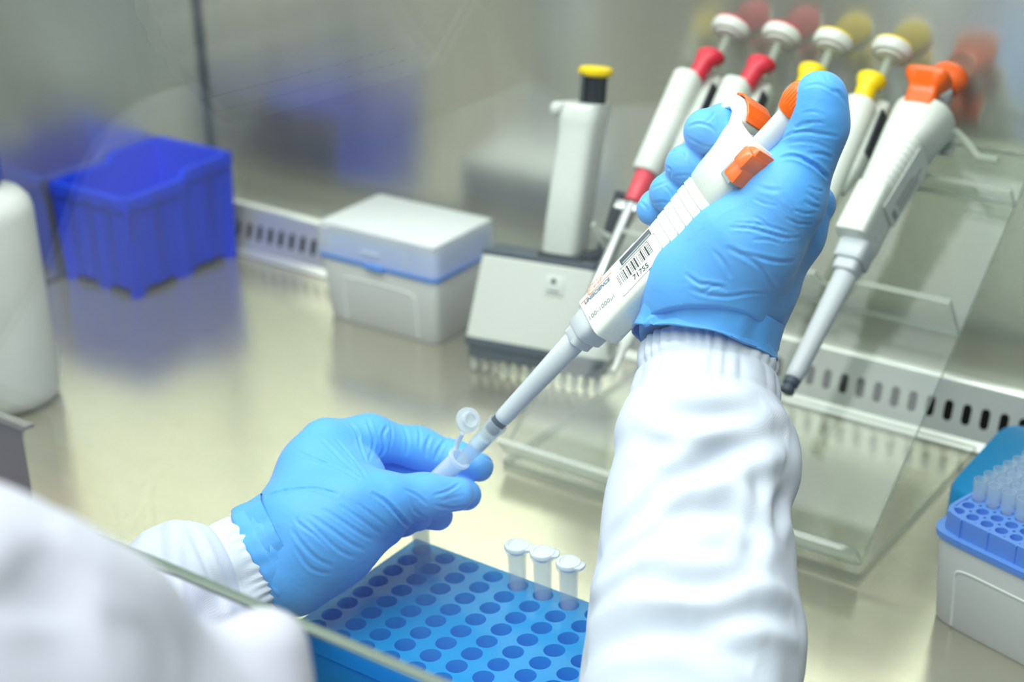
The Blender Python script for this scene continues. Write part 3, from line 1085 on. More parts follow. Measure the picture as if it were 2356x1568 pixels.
def small_pipette(x, col, label, long_cone, xo=0.0):
    o, X = Vector((x * 0.986, 0.8040, 0.0670)), Vector((1, 0, 0))
    R = Matrix.Identity(3)
    Zv = Vector((0, 0.715, 0.699)).normalized()
    Y = Zv.cross(X)
    for i in range(3): R[i][0], R[i][1], R[i][2] = X[i], Y[i], Zv[i]
    t = empty('pipette', o, label, 'pipette', 'pipettes resting in the clear stand')
    t.rotation_euler = R.to_euler()
    t.scale = (0.975, 0.975, 0.965)
    # shaft
    b = MB()
    if long_cone:
        b.lathe([(0.0022, 0.0), (0.0030, 0.020), (0.0050, 0.022), (0.0056, 0.080), (0.0072, 0.085), (0.0080, 0.130)], 28)
    else:
        b.lathe([(0.0018, 0.0), (0.0028, 0.018), (0.0044, 0.020), (0.0048, 0.036)], 28)
    b.put('tip_cone', M['white'], t)
    b = MB()
    if long_cone:
        b.lathe([(0.0090, 0.129), (0.0094, 0.131), (0.0094, 0.1345), (0.0090, 0.1360)], 28)
    else:
        b.lathe([(0.0062, 0.124), (0.0068, 0.1255), (0.0072, 0.1465), (0.0066, 0.1485)], 28)
    b.put('colour_band', col, t)
    if not long_cone:
        b = MB()
        b.lathe([(0.0040, 0.036), (0.0045, 0.060), (0.0050, 0.118), (0.0044, 0.1225)], 28)
        b.box((-0.012, -0.0030, 0.1160), (0.006, 0.0030, 0.1235), 0, 0.001)
        b.put('ejector_sleeve', M['chrome'], t)
    # body: cylinder in front, box spine behind
    z0 = 0.1355 if long_cone else 0.1480
    b = MB()
    b.loft([(z0, 0.0088, 0.0088, 0, 0, 2.3), (z0 + 0.002, 0.0102, 0.0102, 0, 0, 2.3), (0.200, 0.0108, 0.0106, 0, 0, 2.3), (0.2280, 0.0110, 0.0106, 0, 0, 2.3), (0.2305, 0.0098, 0.0096, 0, 0, 2.3)], 36)
    b.loft([(0.165, 0.0050, 0.0050, 0.005 + xo * 0.4, 0.008, 4), (0.185, 0.0085, 0.0085, 0.005 + xo * 0.4, 0.011, 4), (0.222, 0.0092, 0.0105, 0.005 + xo * 0.4, 0.016, 4), (0.2390, 0.0088, 0.0085, 0.005 + xo * 0.4, 0.020, 4), (0.2410, 0.0075, 0.0070, 0.005 + xo * 0.4, 0.020, 4)], 36)
    b.put('body', M['white_warm'], t)
    b = MB(); b.box((0.0125 + xo * 0.4, 0.0050, 0.1960), (0.0147 + xo * 0.4, 0.0170, 0.2310), 0, 0.0012); b.put('grip_strip', M['black'], t)
    b = MB(); b.tube([(0.0, 0.024, 0.226), (0.0, 0.036, 0.228), (0.0, 0.040, 0.221)], [0.0050, 0.0042, 0.0035], 12); b.put('finger_hook', M['white_warm'], t)
    # ejector button: stem with a slanted head
    b = MB()
    b.loft([(0.2285, 0.0066, 0.0066, xo * 0.6, 0, 2), (0.2415, 0.0070, 0.0068, xo * 0.85, -0.0005, 2), (0.2465, 0.0098, 0.0092, xo, 0.0015, 2.2), (0.2505, 0.0104, 0.0098, xo, 0.0025, 2.2), (0.2525, 0.0085, 0.0080, xo, 0.0025, 2.2)], 32)
    b.put('ejector_button', col, t)
    b = MB(); b.lathe([(0.0030, 0.0), (0.0030, 0.036)], 14, 0, Matrix.Translation((0.004 + xo, 0.006, 0.2390))); b.put('plunger_rod', M['acrylic_edge'], t)
    b = MB(); b.lathe([(0.0060, 0.0), (0.0092, 0.0006), (0.0100, 0.0020), (0.0126, 0.0026), (0.0144, 0.0056), (0.0142, 0.0090), (0.0135, 0.0105)], 36, 0, Matrix.Translation((0.004 + xo, 0.006, 0.2690))); k_ = b.put('plunger_knob', M['white'], t)
    b = MB(); b.lathe([(0.0136, 0.0), (0.0136, 0.0012), (0.0110, 0.0028), (0.003, 0.0032)], 36, 0, Matrix.Translation((0.004 + xo, 0.006, 0.2793))); b.put('knob_inlay', col, k_)
    return t

small_pipette(-0.5490, M['red'], 'white pipette with red button, leftmost in the clear stand', False, 0.009)
small_pipette(-0.5100, M['red'], 'white pipette with red button, second from left in the clear stand', False, 0.010)
small_pipette(-0.4610, M['yellow'], 'white pipette with yellow button, mostly hidden behind the gloved right thumb', True)
small_pipette(-0.4180, M['yellow'], 'white pipette with yellow button, between the gloved thumb and the orange one', True)


# ================================================================== LARGE PIPETTE (held one and the orange one in the stand)
def big_pipette(t, s=1.0, ext=0.0, px=0.0):
    """Local +Z from the cone end to the button, +X towards the ejector side, -Y label face; ext lifts the plunger."""
    S = Matrix.Scale(s, 4)
    b = MB(); b.lathe([(0.0040, 0.0), (0.0047, 0.0008), (0.0049, 0.004), (0.0054, 0.03), (0.0064, 0.0640), (0.0060, 0.0650)], 36, 0, S); b.put('tip_cone', M['grey_light'], t)
    b = MB(); b.lathe([(0.0030, -0.0095), (0.0038, -0.0090), (0.0040, -0.0065), (0.0033, -0.0062), (0.0033, -0.0040), (0.0042, -0.0038), (0.0044, 0.0003)], 28, 0, S); b.put('nozzle', M['ring'], t)
    b = MB()
    b.loft([(0.0625, 0.0062, 0.0062, 0.001, 0, 4), (0.0632, 0.0070, 0.0068, 0.001, 0, 4), (0.0680, 0.0072, 0.0070, 0.001, 0, 4), (0.0688, 0.0072, 0.0070, 0.001, 0, 4)], 44, 0, S)
    b.loft([(0.0686, 0.0082, 0.0080, 0.0015, 0, 4.5), (0.0694, 0.0088, 0.0086, 0.0015, 0, 4.5), (0.0785, 0.0092, 0.0088, 0.002, 0, 4.5), (0.0795, 0.0090, 0.0086, 0.002, 0, 4.5)], 44, 0, S)
    b.put('collar', M['grey_light'], t)
    secs = [(0.0790, 0.0130, 0.0080, 0.0045, -0.001, 7), (0.0798, 0.0141, 0.0089, 0.0045, -0.001, 7), (0.0840, 0.0143, 0.0090, 0.0045, -0.001, 7), (0.1230, 0.0143, 0.0090, 0.0045, -0.001, 7)]
    z = 0.1245
    for k in range(8):     # hand grip: shallow ribs
        w, q, cx = 0.0142 + 0.00010 * k, 0.0094 + 0.0004 * k, 0.0045 - 0.00025 * k
        secs += [(z, w - 0.0006, q - 0.0006, cx, -0.0006, 4), (z + 0.0006, w, q, cx, -0.0006, 4), (z + 0.0048, w + 0.0001, q + 0.0001, cx, -0.0006, 4), (z + 0.0053, w - 0.0006, q - 0.0006, cx, -0.0006, 4)]
        z += 0.0056
    secs += [(z + 0.0010, 0.0152, 0.0130, 0.0026, -0.0005, 3.6), (0.1850, 0.0158, 0.0148, 0.0018, 0, 3.2), (0.1980, 0.0168, 0.0164, 0.0005, 0, 2.8), (0.2050, 0.0170, 0.0168, 0, 0, 2.5), (0.2070, 0.0164, 0.0162, 0, 0, 2.4),
             (0.2070, 0.0142, 0.0140, 0, 0, 2.1), (0.2050, 0.0136, 0.0134, 0, 0, 2), (0.1900, 0.0132, 0.0130, 0, 0, 2)]
    b = MB(); b.loft(secs, 56, 0, S); body = b.put('body', M['white_warm'], t)
    PX = Matrix.Translation((px * s, 0, 0)) @ S
    b = MB(); b.lathe([(0.0128, 0.1905), (0.0127, 0.2005), (0.0115, 0.2005), (0.0115, 0.1905)], 40, 0, S, False, False)
    b.lathe([(0.0082, 0.1905), (0.0084, 0.2040), (0.0079, 0.2048), (0.0066, 0.2048), (0.0066, 0.1905)], 40, 0, PX, False, False)
    b.put('plunger_collar', M['grey_mid'], t)
    b = MB(); b.lathe([(0.0062, 0.1910), (0.0062, 0.2195 + ext), (0.0060, 0.2205 + ext)], 36, 0, PX); b.put('plunger', M['grey_light'], t)
    b = MB()
    n = 72
    rs = []
    for r, zz, am in [(0.0066, 0.2167, 0), (0.0080, 0.2173, 0), (0.0094, 0.2205, 0), (0.0100, 0.2230, 0.00035), (0.0101, 0.2290, 0.00035), (0.0096, 0.2315, 0), (0.0084, 0.2327, 0), (0.0074, 0.2317, 0)]:
        rs.append([((r + am * (1 if k % 2 else -1)) * math.cos(2 * math.pi * k / n), (r + am * (1 if k % 2 else -1)) * math.sin(2 * math.pi * k / n), zz + ext) for k in range(n)])
    b.rings(rs, True, True, 0, True, PX)
    b.put('plunger_button', M['orange'], t)
    # finger hook, curling over on the side away from the ejector
    b = MB()
    prof = [(-0.0135, 0.1850), (-0.0150, 0.1960), (-0.0170, 0.2010), (-0.0205, 0.2050), (-0.0240, 0.2055), (-0.0268, 0.2025), (-0.0278, 0.1985), (-0.0290, 0.1985), (-0.0298, 0.2030), (-0.0288, 0.2085), (-0.0258, 0.2125), (-0.0215, 0.2135),
            (-0.0165, 0.2125), (-0.0120, 0.2100), (-0.0090, 0.2070), (-0.0100, 0.1850)]
    hm = frame((0, 0.0100 * s, 0), (s, 0, 0), (0, 0, s), (0, -1, 0))
    b.prism(prof, 0, 0.0200 * s, 0, hm, 0.0008)
    b.put('finger_hook', M['white_warm'], t)
    b = MB()
    prof = [(-0.0272, 0.2118), (-0.0240, 0.2138), (-0.0210, 0.2142), (-0.0165, 0.2132), (-0.0118, 0.2106), (-0.0085, 0.2074), (-0.0080, 0.2082), (-0.0112, 0.2116), (-0.0160, 0.2144), (-0.0210, 0.2155), (-0.0244, 0.2151), (-0.0279, 0.2128)]
    hm = frame((0, 0.0088 * s, 0), (s, 0, 0), (0, 0, s), (0, -1, 0))
    b.prism(prof, 0, 0.0178 * s, 0, hm, 0.0003)
    b.put('hook_pad', M['orange'], t)
    return body


# orange large pipette in the stand
o, X, Y = stand_frame(-0.3770, 0.084, 0.038)
p5 = empty('pipette', o, 'white pipette with orange buttons and long grey cone, rightmost in the clear stand', 'pipette', 'pipettes resting in the clear stand')
R3 = Matrix.Identity(3)
a5 = math.radians(-4)
X5 = (PN * math.cos(a5) + Vector((1, 0, 0)) * math.sin(a5)).normalized()
Z5 = (PD + Vector((1, 0, 0)) * 0.028).normalized()
X5 = (X5 - Z5 * X5.dot(Z5)).normalized()
Y5 = Z5.cross(X5)
for i in range(3): R3[i][0], R3[i][1], R3[i][2] = X5[i], Y5[i], Z5[i]
p5.rotation_euler = R3.to_euler()
p5.scale = (1.12, 1.14, 1.0)
S5 = 1.02
big_pipette(p5, S5, 0.014, -0.004)
b = MB()
b.loft([(0.2000, 0.0050, 0.0085, 0.0125, 0, 4), (0.2080, 0.0050, 0.0085, 0.0135, 0, 4), (0.2140, 0.0055, 0.0090, 0.0150, 0, 4), (0.2190, 0.0085, 0.0125, 0.0165, 0, 3.5), (0.2225, 0.0092, 0.0130, 0.0165, 0, 3.5), (0.2240, 0.0080, 0.0120, 0.0165, 0, 3.5)], 36, 0, Matrix.Scale(S5, 4))
b.put('ejector_button', M['orange'], p5)
def side_patch(b, x0, x1, za, zb, lift, thick=0.0002):
    yy = lambda z: (0.0083 + (z - 0.108) / (0.164 - 0.108) * 0.0034 + lift) * S5
    v = [(x * S5, yy(z) + t, z * S5) for t in (0, thick) for z in (za, zb) for x in (x0, x1)]
    b.add(v, [[0, 2, 3, 1], [4, 5, 7, 6], [0, 1, 5, 4], [2, 6, 7, 3], [0, 4, 6, 2], [1, 3, 7, 5]], 0, False)
b = MB(); side_patch(b, -0.0075, 0.0125, 0.1080, 0.1640, 0.0004, 0.0004); stk = b.put('label_sticker', M['sticker'], p5)
b = MB()
for k in range(8): side_patch(b, -0.0045 + 0.0009 * k, -0.0040 + 0.0009 * k + 0.0003 * (k % 3), 0.112, 0.117, 0.0009)
for r, (za, zb) in enumerate([(0.120, 0.150), (0.121, 0.156), (0.120, 0.146)]):
    z = za
    while z < zb:
        w = 0.0010 + 0.0012 * random.random()
        side_patch(b, -0.0035 + 0.0032 * r, -0.0022 + 0.0032 * r, z, z + w, 0.0009); z += w + 0.0007
b.put('print', M['ink_grey'], stk)
for ch in p5.children_recursive:
    for vv in ch.data.vertices:
        vv.co.z = float(np.interp(vv.co.z / S5, [-0.02, 0, 0.079, 0.207, 0.27], [-0.02, 0, 0.097, 0.204, 0.267])) * S5

# ------------------------------------------------------------------ the held pipette
HT, HB = Vector(at(1128, 992, 0.832)), Vector(at(1834, 238, 0.747))
ax = (HB - HT).normalized()
HS = (HB - HT).length / 0.2405
HT = HT + ax * 0.0095 * HS
e1 = ax.orthogonal().normalized(); e2 = ax.cross(e1)
mid = HT + ax * 0.11
best = None
for k in range(720):
    a = 2 * math.pi * k / 720
    w = e1 * math.cos(a) + e2 * math.sin(a)
    q0, q1 = proj(mid), proj(mid + w * 0.005)
    dx, dy, dd = q1[0] - q0[0], q1[1] - q0[1], q1[2] - q0[2]
    if dd < 0:
        err = abs(math.atan2(dx * 0.87 - dy * 0.5, dx * 0.5 + dy * 0.87))
        if best is None or err < best[0]: best = (err, w)
wv = best[1]
hp = empty('pipette', HT, 'white pipette with orange buttons, barcode sticker and UNISCIENCE print, held in the gloved right hand', 'pipette')
Rh = Matrix.Identity(3)
yv = ax.cross(wv)
for i in range(3): Rh[i][0], Rh[i][1], Rh[i][2] = wv[i], yv[i], ax[i]
hp.rotation_euler = Rh.to_euler()
hp_body = big_pipette(hp, HS, 0.0075, 0.0025)
NL = 0.01002 * HS           # label face at local y = -NL
HM = frame(HT, wv, yv, ax)
HMi = HM.inverted()
def LP(px, py, y=None):
    """Local position on the label face behind a photo position."""
    y = -NL if y is None else y
    o = HMi @ Vector(CAM); d = (HMi @ Vector(at(px, py, 1.0))) - o
    t = (y - o.y) / d.y
    return o + d * t
ZC = lambda x, y: (1320 + x / 5.225, 520 + y / 5.225)
def flat(points, h, name, mat, parent, bev=0.0):
    """Thin raised patch on the label face, outline in photo positions."""
    b = MB(); b.prism([(p.z, -p.x) for p in points], 0, h, 0, frame((0, -NL, 0), (0, 0, 1), (-1, 0, 0), (0, -1, 0)), bev)
    return b.put(name, mat, parent)
cs = [LP(*ZC(*c)) for c in ((480, 640), (595, 845), (1095, 330), (970, 150))]
x0, x1 = (cs[0].x + cs[3].x) / 2, (cs[1].x + cs[2].x) / 2
z0, z1 = (cs[0].z + cs[1].z) / 2, (cs[2].z + cs[3].z) / 2
b = MB()
rr = 0.0013
poly = []
for cx, cz, a0 in ((x1 - rr, z1 - rr, 0), (x1 - rr, z0 + rr, 90), (x0 + 0.0003, z0 + 0.0003, 180), (x0 + 0.0003, z1 - 0.0003, 270)):
    r_ = rr if a0 < 180 else 0.0003
    for k in range(5):
        t = math.radians(a0 + 22.5 * k)
        poly.append((cz + r_ * math.cos(t), -(cx + r_ * math.sin(t))))
b.prism(poly, 0, 0.00025, 0, frame((0, -NL, 0), (0, 0, 1), (-1, 0, 0), (0, -1, 0)))
sticker = b.put('barcode_sticker', M['sticker'], hp)
# barcode
p0, p1, p2 = LP(*ZC(515, 610)), LP(*ZC(575, 715)), LP(*ZC(1005, 262))
b = MB(); z = p0.z; k = 0
widths = [1, 1, 1, 3, 1, 2, 1, 1, 1, 1, 2, 3, 1, 1, 3, 2, 1, 1, 1, 1, 3, 1, 1, 1, 3, 2, 1, 3, 1, 1, 1, 1, 3, 1, 1, 2, 1, 1, 3, 1, 1, 1, 1, 1, 3, 1, 2, 1, 1]
unit = (p2.z - p0.z) / sum(widths)
for k, wd in enumerate(widths):
    if k % 2 == 0:
        b.box((p0.x, -NL - 0.00034, z), (p1.x, -NL - 0.0002, z + wd * unit * (0.8 if wd > 1 else 0.55)))
    z += wd * unit
b.put('barcode', M['ink'], sticker)
def write(body, a, c, mat, name, height=None, shear=0.0, bold=0.0, parent=hp, y=None):
    """Lettering from photo position a to c along the label face."""
    A, Cc = LP(*a, y), LP(*c, y)
    me = text_mesh(body, 0.004, shear, bold)
    xs = [v.co.x for v in me.vertices]; ys = [v.co.y for v in me.vertices]
    L = (Cc - A).length
    fx = L / (max(xs) - min(xs)); fy = fx if height is None else height / (max(ys) - min(ys))
    for v in me.vertices:
        v.co.x = (v.co.x - (max(xs) + min(xs)) / 2) * fx; v.co.y = (v.co.y - (max(ys) + min(ys)) / 2) * fy
    d = (Cc - A).normalized(); nn = Vector((0, -1, 0))
    o = put(name, me, mat, parent)
    Mx = frame((A + Cc) / 2 + nn * 0.0003, d, nn.cross(d), nn)
    o.matrix_basis = Mx
    return o
write('71755', ZC(722, 628), ZC(898, 462), M['ink'], 'number', 0.0031, 0, 0.00004, sticker)
write('UNISCIENCE', ZC(135, 925), ZC(440, 622), M['ink_blue'], 'lettering', 0.0021, 0.25, 0.00009)
write('100-1000\u00b5l', ZC(195, 1110), ZC(488, 835), M['ink_grey'], 'volume_print', 0.0029)
b = MB()
def stroke(pts, r=0.00016):
    b.tube([LP(*ZC(*p)) for p in pts], r, 6)
stroke([(92, 930), (170, 848)]); stroke([(180, 838), (452, 552)])
stroke([(172, 815), (180, 735), (340, 578), (320, 662)])
stroke([(172, 815), (200, 812), (245, 765)])
stroke([(190, 770), (200, 725)], 0.00014); stroke([(205, 745), (235, 690), (245, 735), (285, 640), (290, 690), (325, 610)], 0.00016)
b.put('logo_lines', M['ink_orange'], hp)
# CE mark printed on the rounded lower flank
def CEpt(px, py):
    o = HMi @ Vector(CAM); d = ((HMi @ Vector(at(px, py, 1.0))) - o)
    t = (0.0186 * HS - o.x) / d.x
    return o + d * t
b = MB()
def arc(cx, cy, r, a0, a1, n=9): return [(cx + r * math.cos(math.radians(a0 + (a1 - a0) * k / n)), cy + r * math.sin(math.radians(a0 + (a1 - a0) * k / n))) for k in range(n + 1)]
for cx, cy, bar in ((1419, 761, False), (1432, 765, True)):
    b.tube([CEpt(x, y) for x, y in arc(cx, cy, 7.5, 85, 275)], 0.0002, 6)
    if bar: b.tube([CEpt(cx - 7, cy - 1), CEpt(cx + 2, cy - 3)], 0.0002, 6)
b.put('certification_mark', M['ink_grey'], hp)
# volume window
cw = [ZC(572, 440), ZC(590, 482), ZC(942, 102), ZC(918, 32)]
P4 = [LP(*c) for c in cw]
xw0, xw1 = min(P4[0].x, P4[3].x), max(P4[1].x, P4[2].x)
zw0, zw1 = (P4[0].z + P4[1].z) / 2, (P4[2].z + P4[3].z) / 2
b = MB()
b.box((xw0 - 0.0010, -NL - 0.0007, zw0 - 0.0022), (xw1 + 0.0006, -NL + 0.001, zw1 + 0.0012), 0, 0.0005)
b.put('window_frame', M['white_warm'], hp)
b = MB(); b.box((xw0, -NL - 0.00085, zw0), (xw1, -NL, zw1), 0, 0.0001); b.put('volume_window', M['charcoal'], hp)
b = MB(); b.box((xw1 - 0.0011, -NL - 0.00095, zw0 + 0.001), (xw1 - 0.0002, -NL - 0.0008, zw1 - 0.001)); b.put('window_scale', M['grey_mid'], hp)
# ejector: orange wedge in a grey channel beside the label face
b = MB()
b.box((0.0095 * HS, -0.0150 * HS, 0.1840 * HS), (0.0190 * HS, 0.0080 * HS, 0.2035 * HS), 0, 0.0006)
b.put('ejector_channel', M['grey_mid'], hp)
b = MB()
b.prism([(0.1860, 0.0112), (0.1960, 0.0112), (0.2040, 0.0125), (0.2055, 0.0145), (0.2070, 0.0200), (0.1860, 0.0215)], -0.0158 * HS, 0.0090 * HS, 0, frame((0, 0, 0), (0, 0, HS), (HS, 0, 0), (0, 1, 0)), 0.0008)
b.box((0.0120, -0.0180, 0.1940), (0.0210, 0.006, 0.2035), 0, 0.0014, Matrix.Scale(HS, 4))
b.put('ejector_button', M['orange'], hp)

# filter tip on the held pipette
ft = empty('filter_tip', HT, 'clear filter tip on the end of the held pipette, dipping into the open tube', 'pipette tip')
ft.rotation_euler = Rh.to_euler()
b = MB(); b.lathe([(0.0003, -0.062), (0.0008, -0.062), (0.0036, -0.034), (0.0046, -0.0190), (0.0050, -0.0060), (0.0055, -0.0055), (0.0056, -0.0022), (0.0049, -0.0022), (0.0047, -0.0060), (0.0043, -0.019), (0.0033, -0.034), (0.0005, -0.060)], 32, cap0=False, cap1=False)
b.put('tip_shell', M['tip'], ft)
b = MB(); b.lathe([(0.0036, -0.0205), (0.0041, -0.0200), (0.0043, -0.0140), (0.0036, -0.0134)], 24); b.put('filter_plug', M['filter'], ft)

# open tube held by the left hand
ta = Vector(RGT * 0.62 + UPV * 0.60 - FWD * 0.48).normalized()
tm = Vector(at(1059, 1052, 0.837))
tub = empty('microtube', tm - ta * 0.0395, 'open clear tube held tilted in the gloved left hand under the pipette', 'tube')
tX = (Vector(RGT) - ta * Vector(RGT).dot(ta)).normalized(); tY = ta.cross(tX)
R3 = Matrix.Identity(3)
for i in range(3): R3[i][0], R3[i][1], R3[i][2] = tX[i], tY[i], ta[i]
tub.rotation_euler = R3.to_euler()
b = MB(); tube_body(b); b.put('tube_body', M['tube_held'], tub)
TMI = frame(tub.location, tX, tY, ta).inverted()
b = MB(); tube_cap(b, False)
c = b.put('cap', M['tube_lid'], tub)
lc = TMI @ Vector(at(1077, 966, 0.829))
ln = (TMI.to_3x3() @ Vector(-FWD * 0.86 + RGT * 0.45 + UPV * 0.1)).normalized()
c.matrix_basis = Matrix.Translation(lc) @ (-ln).to_track_quat('Z', 'Y').to_matrix().to_4x4()
b = MB()
pts = [TMI @ Vector(at(x, y, d)) for x, y, d in ((1049, 1034, 0.838), (1052, 1020, 0.837), (1058, 1007, 0.833), (1064, 996, 0.830))]
b.tube(pts, 0.0014, 8); b.put('hinge', M['tube_cap'], tub)


# ================================================================== THE PERSON
person = empty('person', (-0.56, -0.02, 0.0), 'person in white lab coat and blue gloves holding a pipette and a small open tube', 'person')
def pput(name, v, f, mat, parent=person):
    off = np.array(person.location)
    return put(name, mesh_np(name, v - off, f), mat, parent)

# ---- right glove
r = lambda px: px / 4.7e3
G = Field()
A3 = lambda L: [at(x, y, d) for x, y, d in L]
# palm side and ball of the thumb
G.chain(A3([(1638, 800, .790), (1646, 700, .782), (1666, 630, .776), (1726, 548, .763), (1801, 450, .754), (1858, 360, .748), (1884, 290, .744), (1888, 228, .741)]),
        [.0262, .0264, .0265, .0245, .0198, .0120, .0124, .0124], 0.008, 0.010)
G.chain(A3([(1556, 800, .792), (1578, 690, .783), (1584, 655, .778), (1650, 570, .770)]), [.0165, .0165, .0150, .0135], 0.012, 0.022)
G.chain(A3([(1724, 800, .796), (1738, 690, .791), (1755, 650, .790), (1830, 540, .785), (1876, 468, .784)]), [.0140, .0140, .0150, .0120, .0085], 0.012, 0.012)
# thumb pad
G.chain(A3([(1886, 262, .739), (1888, 218, .738)]), [.0108, .0102], 0.006, 0.003)
# fingers, from the far side of the pipette round to the front
def finger(L, rad): G.chain(A3(L), rad, 0.004, 0.0016)
finger([(1876, 470, .786), (1790, 350, .815), (1705, 292, .800), (1665, 296, .779), (1626, 303, .768)], [.0100, .0104, .0108, .0114, .0112])
finger([(1850, 520, .795), (1745, 410, .824), (1650, 368, .808), (1606, 377, .786), (1580, 381, .776)], [.0100, .0104, .0108, .0112, .0106])
finger([(1810, 580, .803), (1690, 480, .830), (1595, 425, .815), (1556, 440, .793), (1540, 444, .784)], [.0100, .0102, .0106, .0104, .0100])
finger([(1770, 640, .807), (1650, 545, .835), (1545, 470, .824), (1512, 476, .803), (1500, 482, .795)], [.0090, .0092, .0088, .0084, .0078])
G.cut(at(1640, 742, .770), (-UPV * 0.90 - FWD * 0.36 - RGT * 0.1) / np.linalg.norm(-UPV * 0.90 - FWD * 0.36 - RGT * 0.1))
gv, gf = field_mesh(G, 0.0017, 1)
RG = [
 ([(1120, 510), (1170, 480), (1230, 470)], 0.8, 0.7), ([(1000, 610), (1080, 550), (1180, 530), (1290, 545), (1380, 560)], 0.9, 0.8),
 ([(1030, 690), (1090, 675), (1160, 690), (1230, 730), (1290, 780), (1320, 810)], 1.0, 1.5), ([(1210, 660), (1290, 665), (1340, 690)], 0.9, 0.8),
 ([(1180, 700), (1260, 740), (1310, 800)], 0.9, 0.9), ([(1120, 495), (1150, 505), (1230, 475), (1300, 480)], 0.8, 0.6),
 ([(1080, 600), (1150, 590), (1250, 600), (1340, 640)], 0.8, 0.45),
 ([(740, 1105), (850, 1110), (960, 1140), (1050, 1165), (1150, 1165)], 0.9, 1.0), ([(760, 1080), (880, 1085), (1000, 1110), (1120, 1150)], 0.8, 0.6),
 ([(870, 1180), (960, 1180), (1030, 1200)], 0.8, 0.6), ([(1070, 1050), (1140, 1080), (1220, 1085)], 0.8, 0.8), ([(1110, 1000), (1180, 1020), (1240, 1020)], 0.8, 0.7),
 ([(1180, 950), (1230, 975), (1270, 985)], 0.8, 0.7), ([(1190, 900), (1240, 930), (1270, 950)], 0.7, 0.6), ([(1200, 860), (1250, 880), (1290, 890)], 0.7, 0.6),
 ([(720, 1230), (800, 1270), (900, 1330), (960, 1400), (1010, 1480)], 1.3, 1.0), ([(800, 1260), (920, 1290), (1020, 1310), (1110, 1310)], 1.1, 1.0),
 ([(640, 1250), (700, 1330), (730, 1400)], 1.2, 0.7), ([(470, 1390), (540, 1440), (620, 1450), (700, 1475)], 1.0, 1.0), ([(560, 1500), (640, 1455), (700, 1460)], 0.9, 0.8),
 ([(500, 1480), (600, 1510), (720, 1520), (850, 1500), (980, 1500)], 1.1, 0.9), ([(880, 1040), (930, 1070), (960, 1090)], 0.7, 0.5), ([(900, 860), (960, 880), (1030, 880)], 1.2, 0.4),
 ([(870, 930), (930, 960), (1010, 975)], 0.7, 0.4), ([(1150, 210), (1220, 195), (1290, 215)], 0.7, 0.5), ([(1180, 260), (1260, 245), (1350, 290), (1400, 350)], 0.8, 0.5),
 ([(1300, 170), (1310, 210), (1340, 230)], 0.7, 0.5), ([(1350, 280), (1390, 300), (1420, 350)], 1.1, 0.9), ([(1160, 420), (1230, 410), (1300, 430)], 0.8, 0.35),
 # finger tips
 ([(480, 500), (540, 480), (610, 500), (640, 530)], 0.8, 0.8), ([(570, 490), (620, 440), (640, 410)], 0.7, 0.5), ([(630, 400), (660, 450), (665, 510)], 0.7, 0.5), ([(470, 560), (520, 590), (600, 620), (660, 610)], 0.9, 0.4),
 ([(350, 660), (420, 640), (460, 650), (465, 690)], 0.8, 0.7), ([(340, 740), (375, 760), (370, 800)], 0.8, 0.7), ([(480, 690), (500, 760), (490, 800)], 0.7, 0.5), ([(390, 800), (450, 790), (510, 800)], 0.8, 0.5),
 ([(260, 870), (330, 840), (350, 830)], 0.8, 0.6), ([(265, 960), (330, 950), (370, 970)], 0.7, 0.6), ([(340, 860), (380, 900), (390, 940)], 0.7, 0.6), ([(190, 950), (230, 990), (240, 1040)], 0.8, 0.6),
]
gv = folds(gv, gf, [(p_, w_ * 0.85, d_ * 0.85) for p_, w_, d_ in RG], (1400, 100), 2.613)
glove_r = pput('glove', gv, gf, M['glove'])
glove_r['label'] = 'blue glove gripping the pipette'

# ---- left glove
G = Field()
K = lambda L, rad, ki=0.005, ko=0.006: G.chain(A3(L), rad, ki, ko)
K([(636, 1282, .806), (668, 1215, .812), (722, 1080, .834), (750, 1022, .842)], [.0170, .0180, .0160, .0135], 0.012, 0.014)        # back of hand
K([(660, 1310, .800), (725, 1230, .802), (800, 1160, .806)], [.0205, .0215, .0180], 0.012, 0.020)                                     # ball of the thumb
K([(690, 1330, .806), (775, 1262, .812), (880, 1205, .822)], [.0125, .0150, .0120], 0.012, 0.018)                                   # heel
K([(740, 1170, .826), (800, 1120, .836), (835, 1090, .842)], [.0200, .0180, .0090], 0.012, 0.018)                                   # web
K([(770, 1180, .806), (880, 1152, .812), (975, 1140, .824), (1052, 1136, .832)], [.0165, .0130, .0098, .0088], 0.010, 0.008)        # thumb
K([(752, 1022, .842), (850, 1008, .856), (965, 1030, .866), (1050, 1058, .866), (1102, 1074, .860)], [.0132, .0115, .0098, .0088, .0078], 0.008, 0.003)   # index
K([(745, 1060, .850), (850, 1075, .872), (960, 1100, .880), (1040, 1125, .866), (1072, 1138, .852)], [.0120, .0105, .0095, .0088, .0082], 0.006, 0.002)   # middle
K([(745, 1110, .850), (850, 1150, .872), (950, 1175, .872), (1008, 1186, .852)], [.0115, .0100, .0092, .0078], 0.006, 0.002)                              # ring
K([(750, 1160, .845), (850, 1185, .860), (925, 1192, .858), (962, 1190, .842)], [.0110, .0098, .0086, .0072], 0.006, 0.002)                               # little
lv, lf = field_mesh(G, 0.0017, 1)
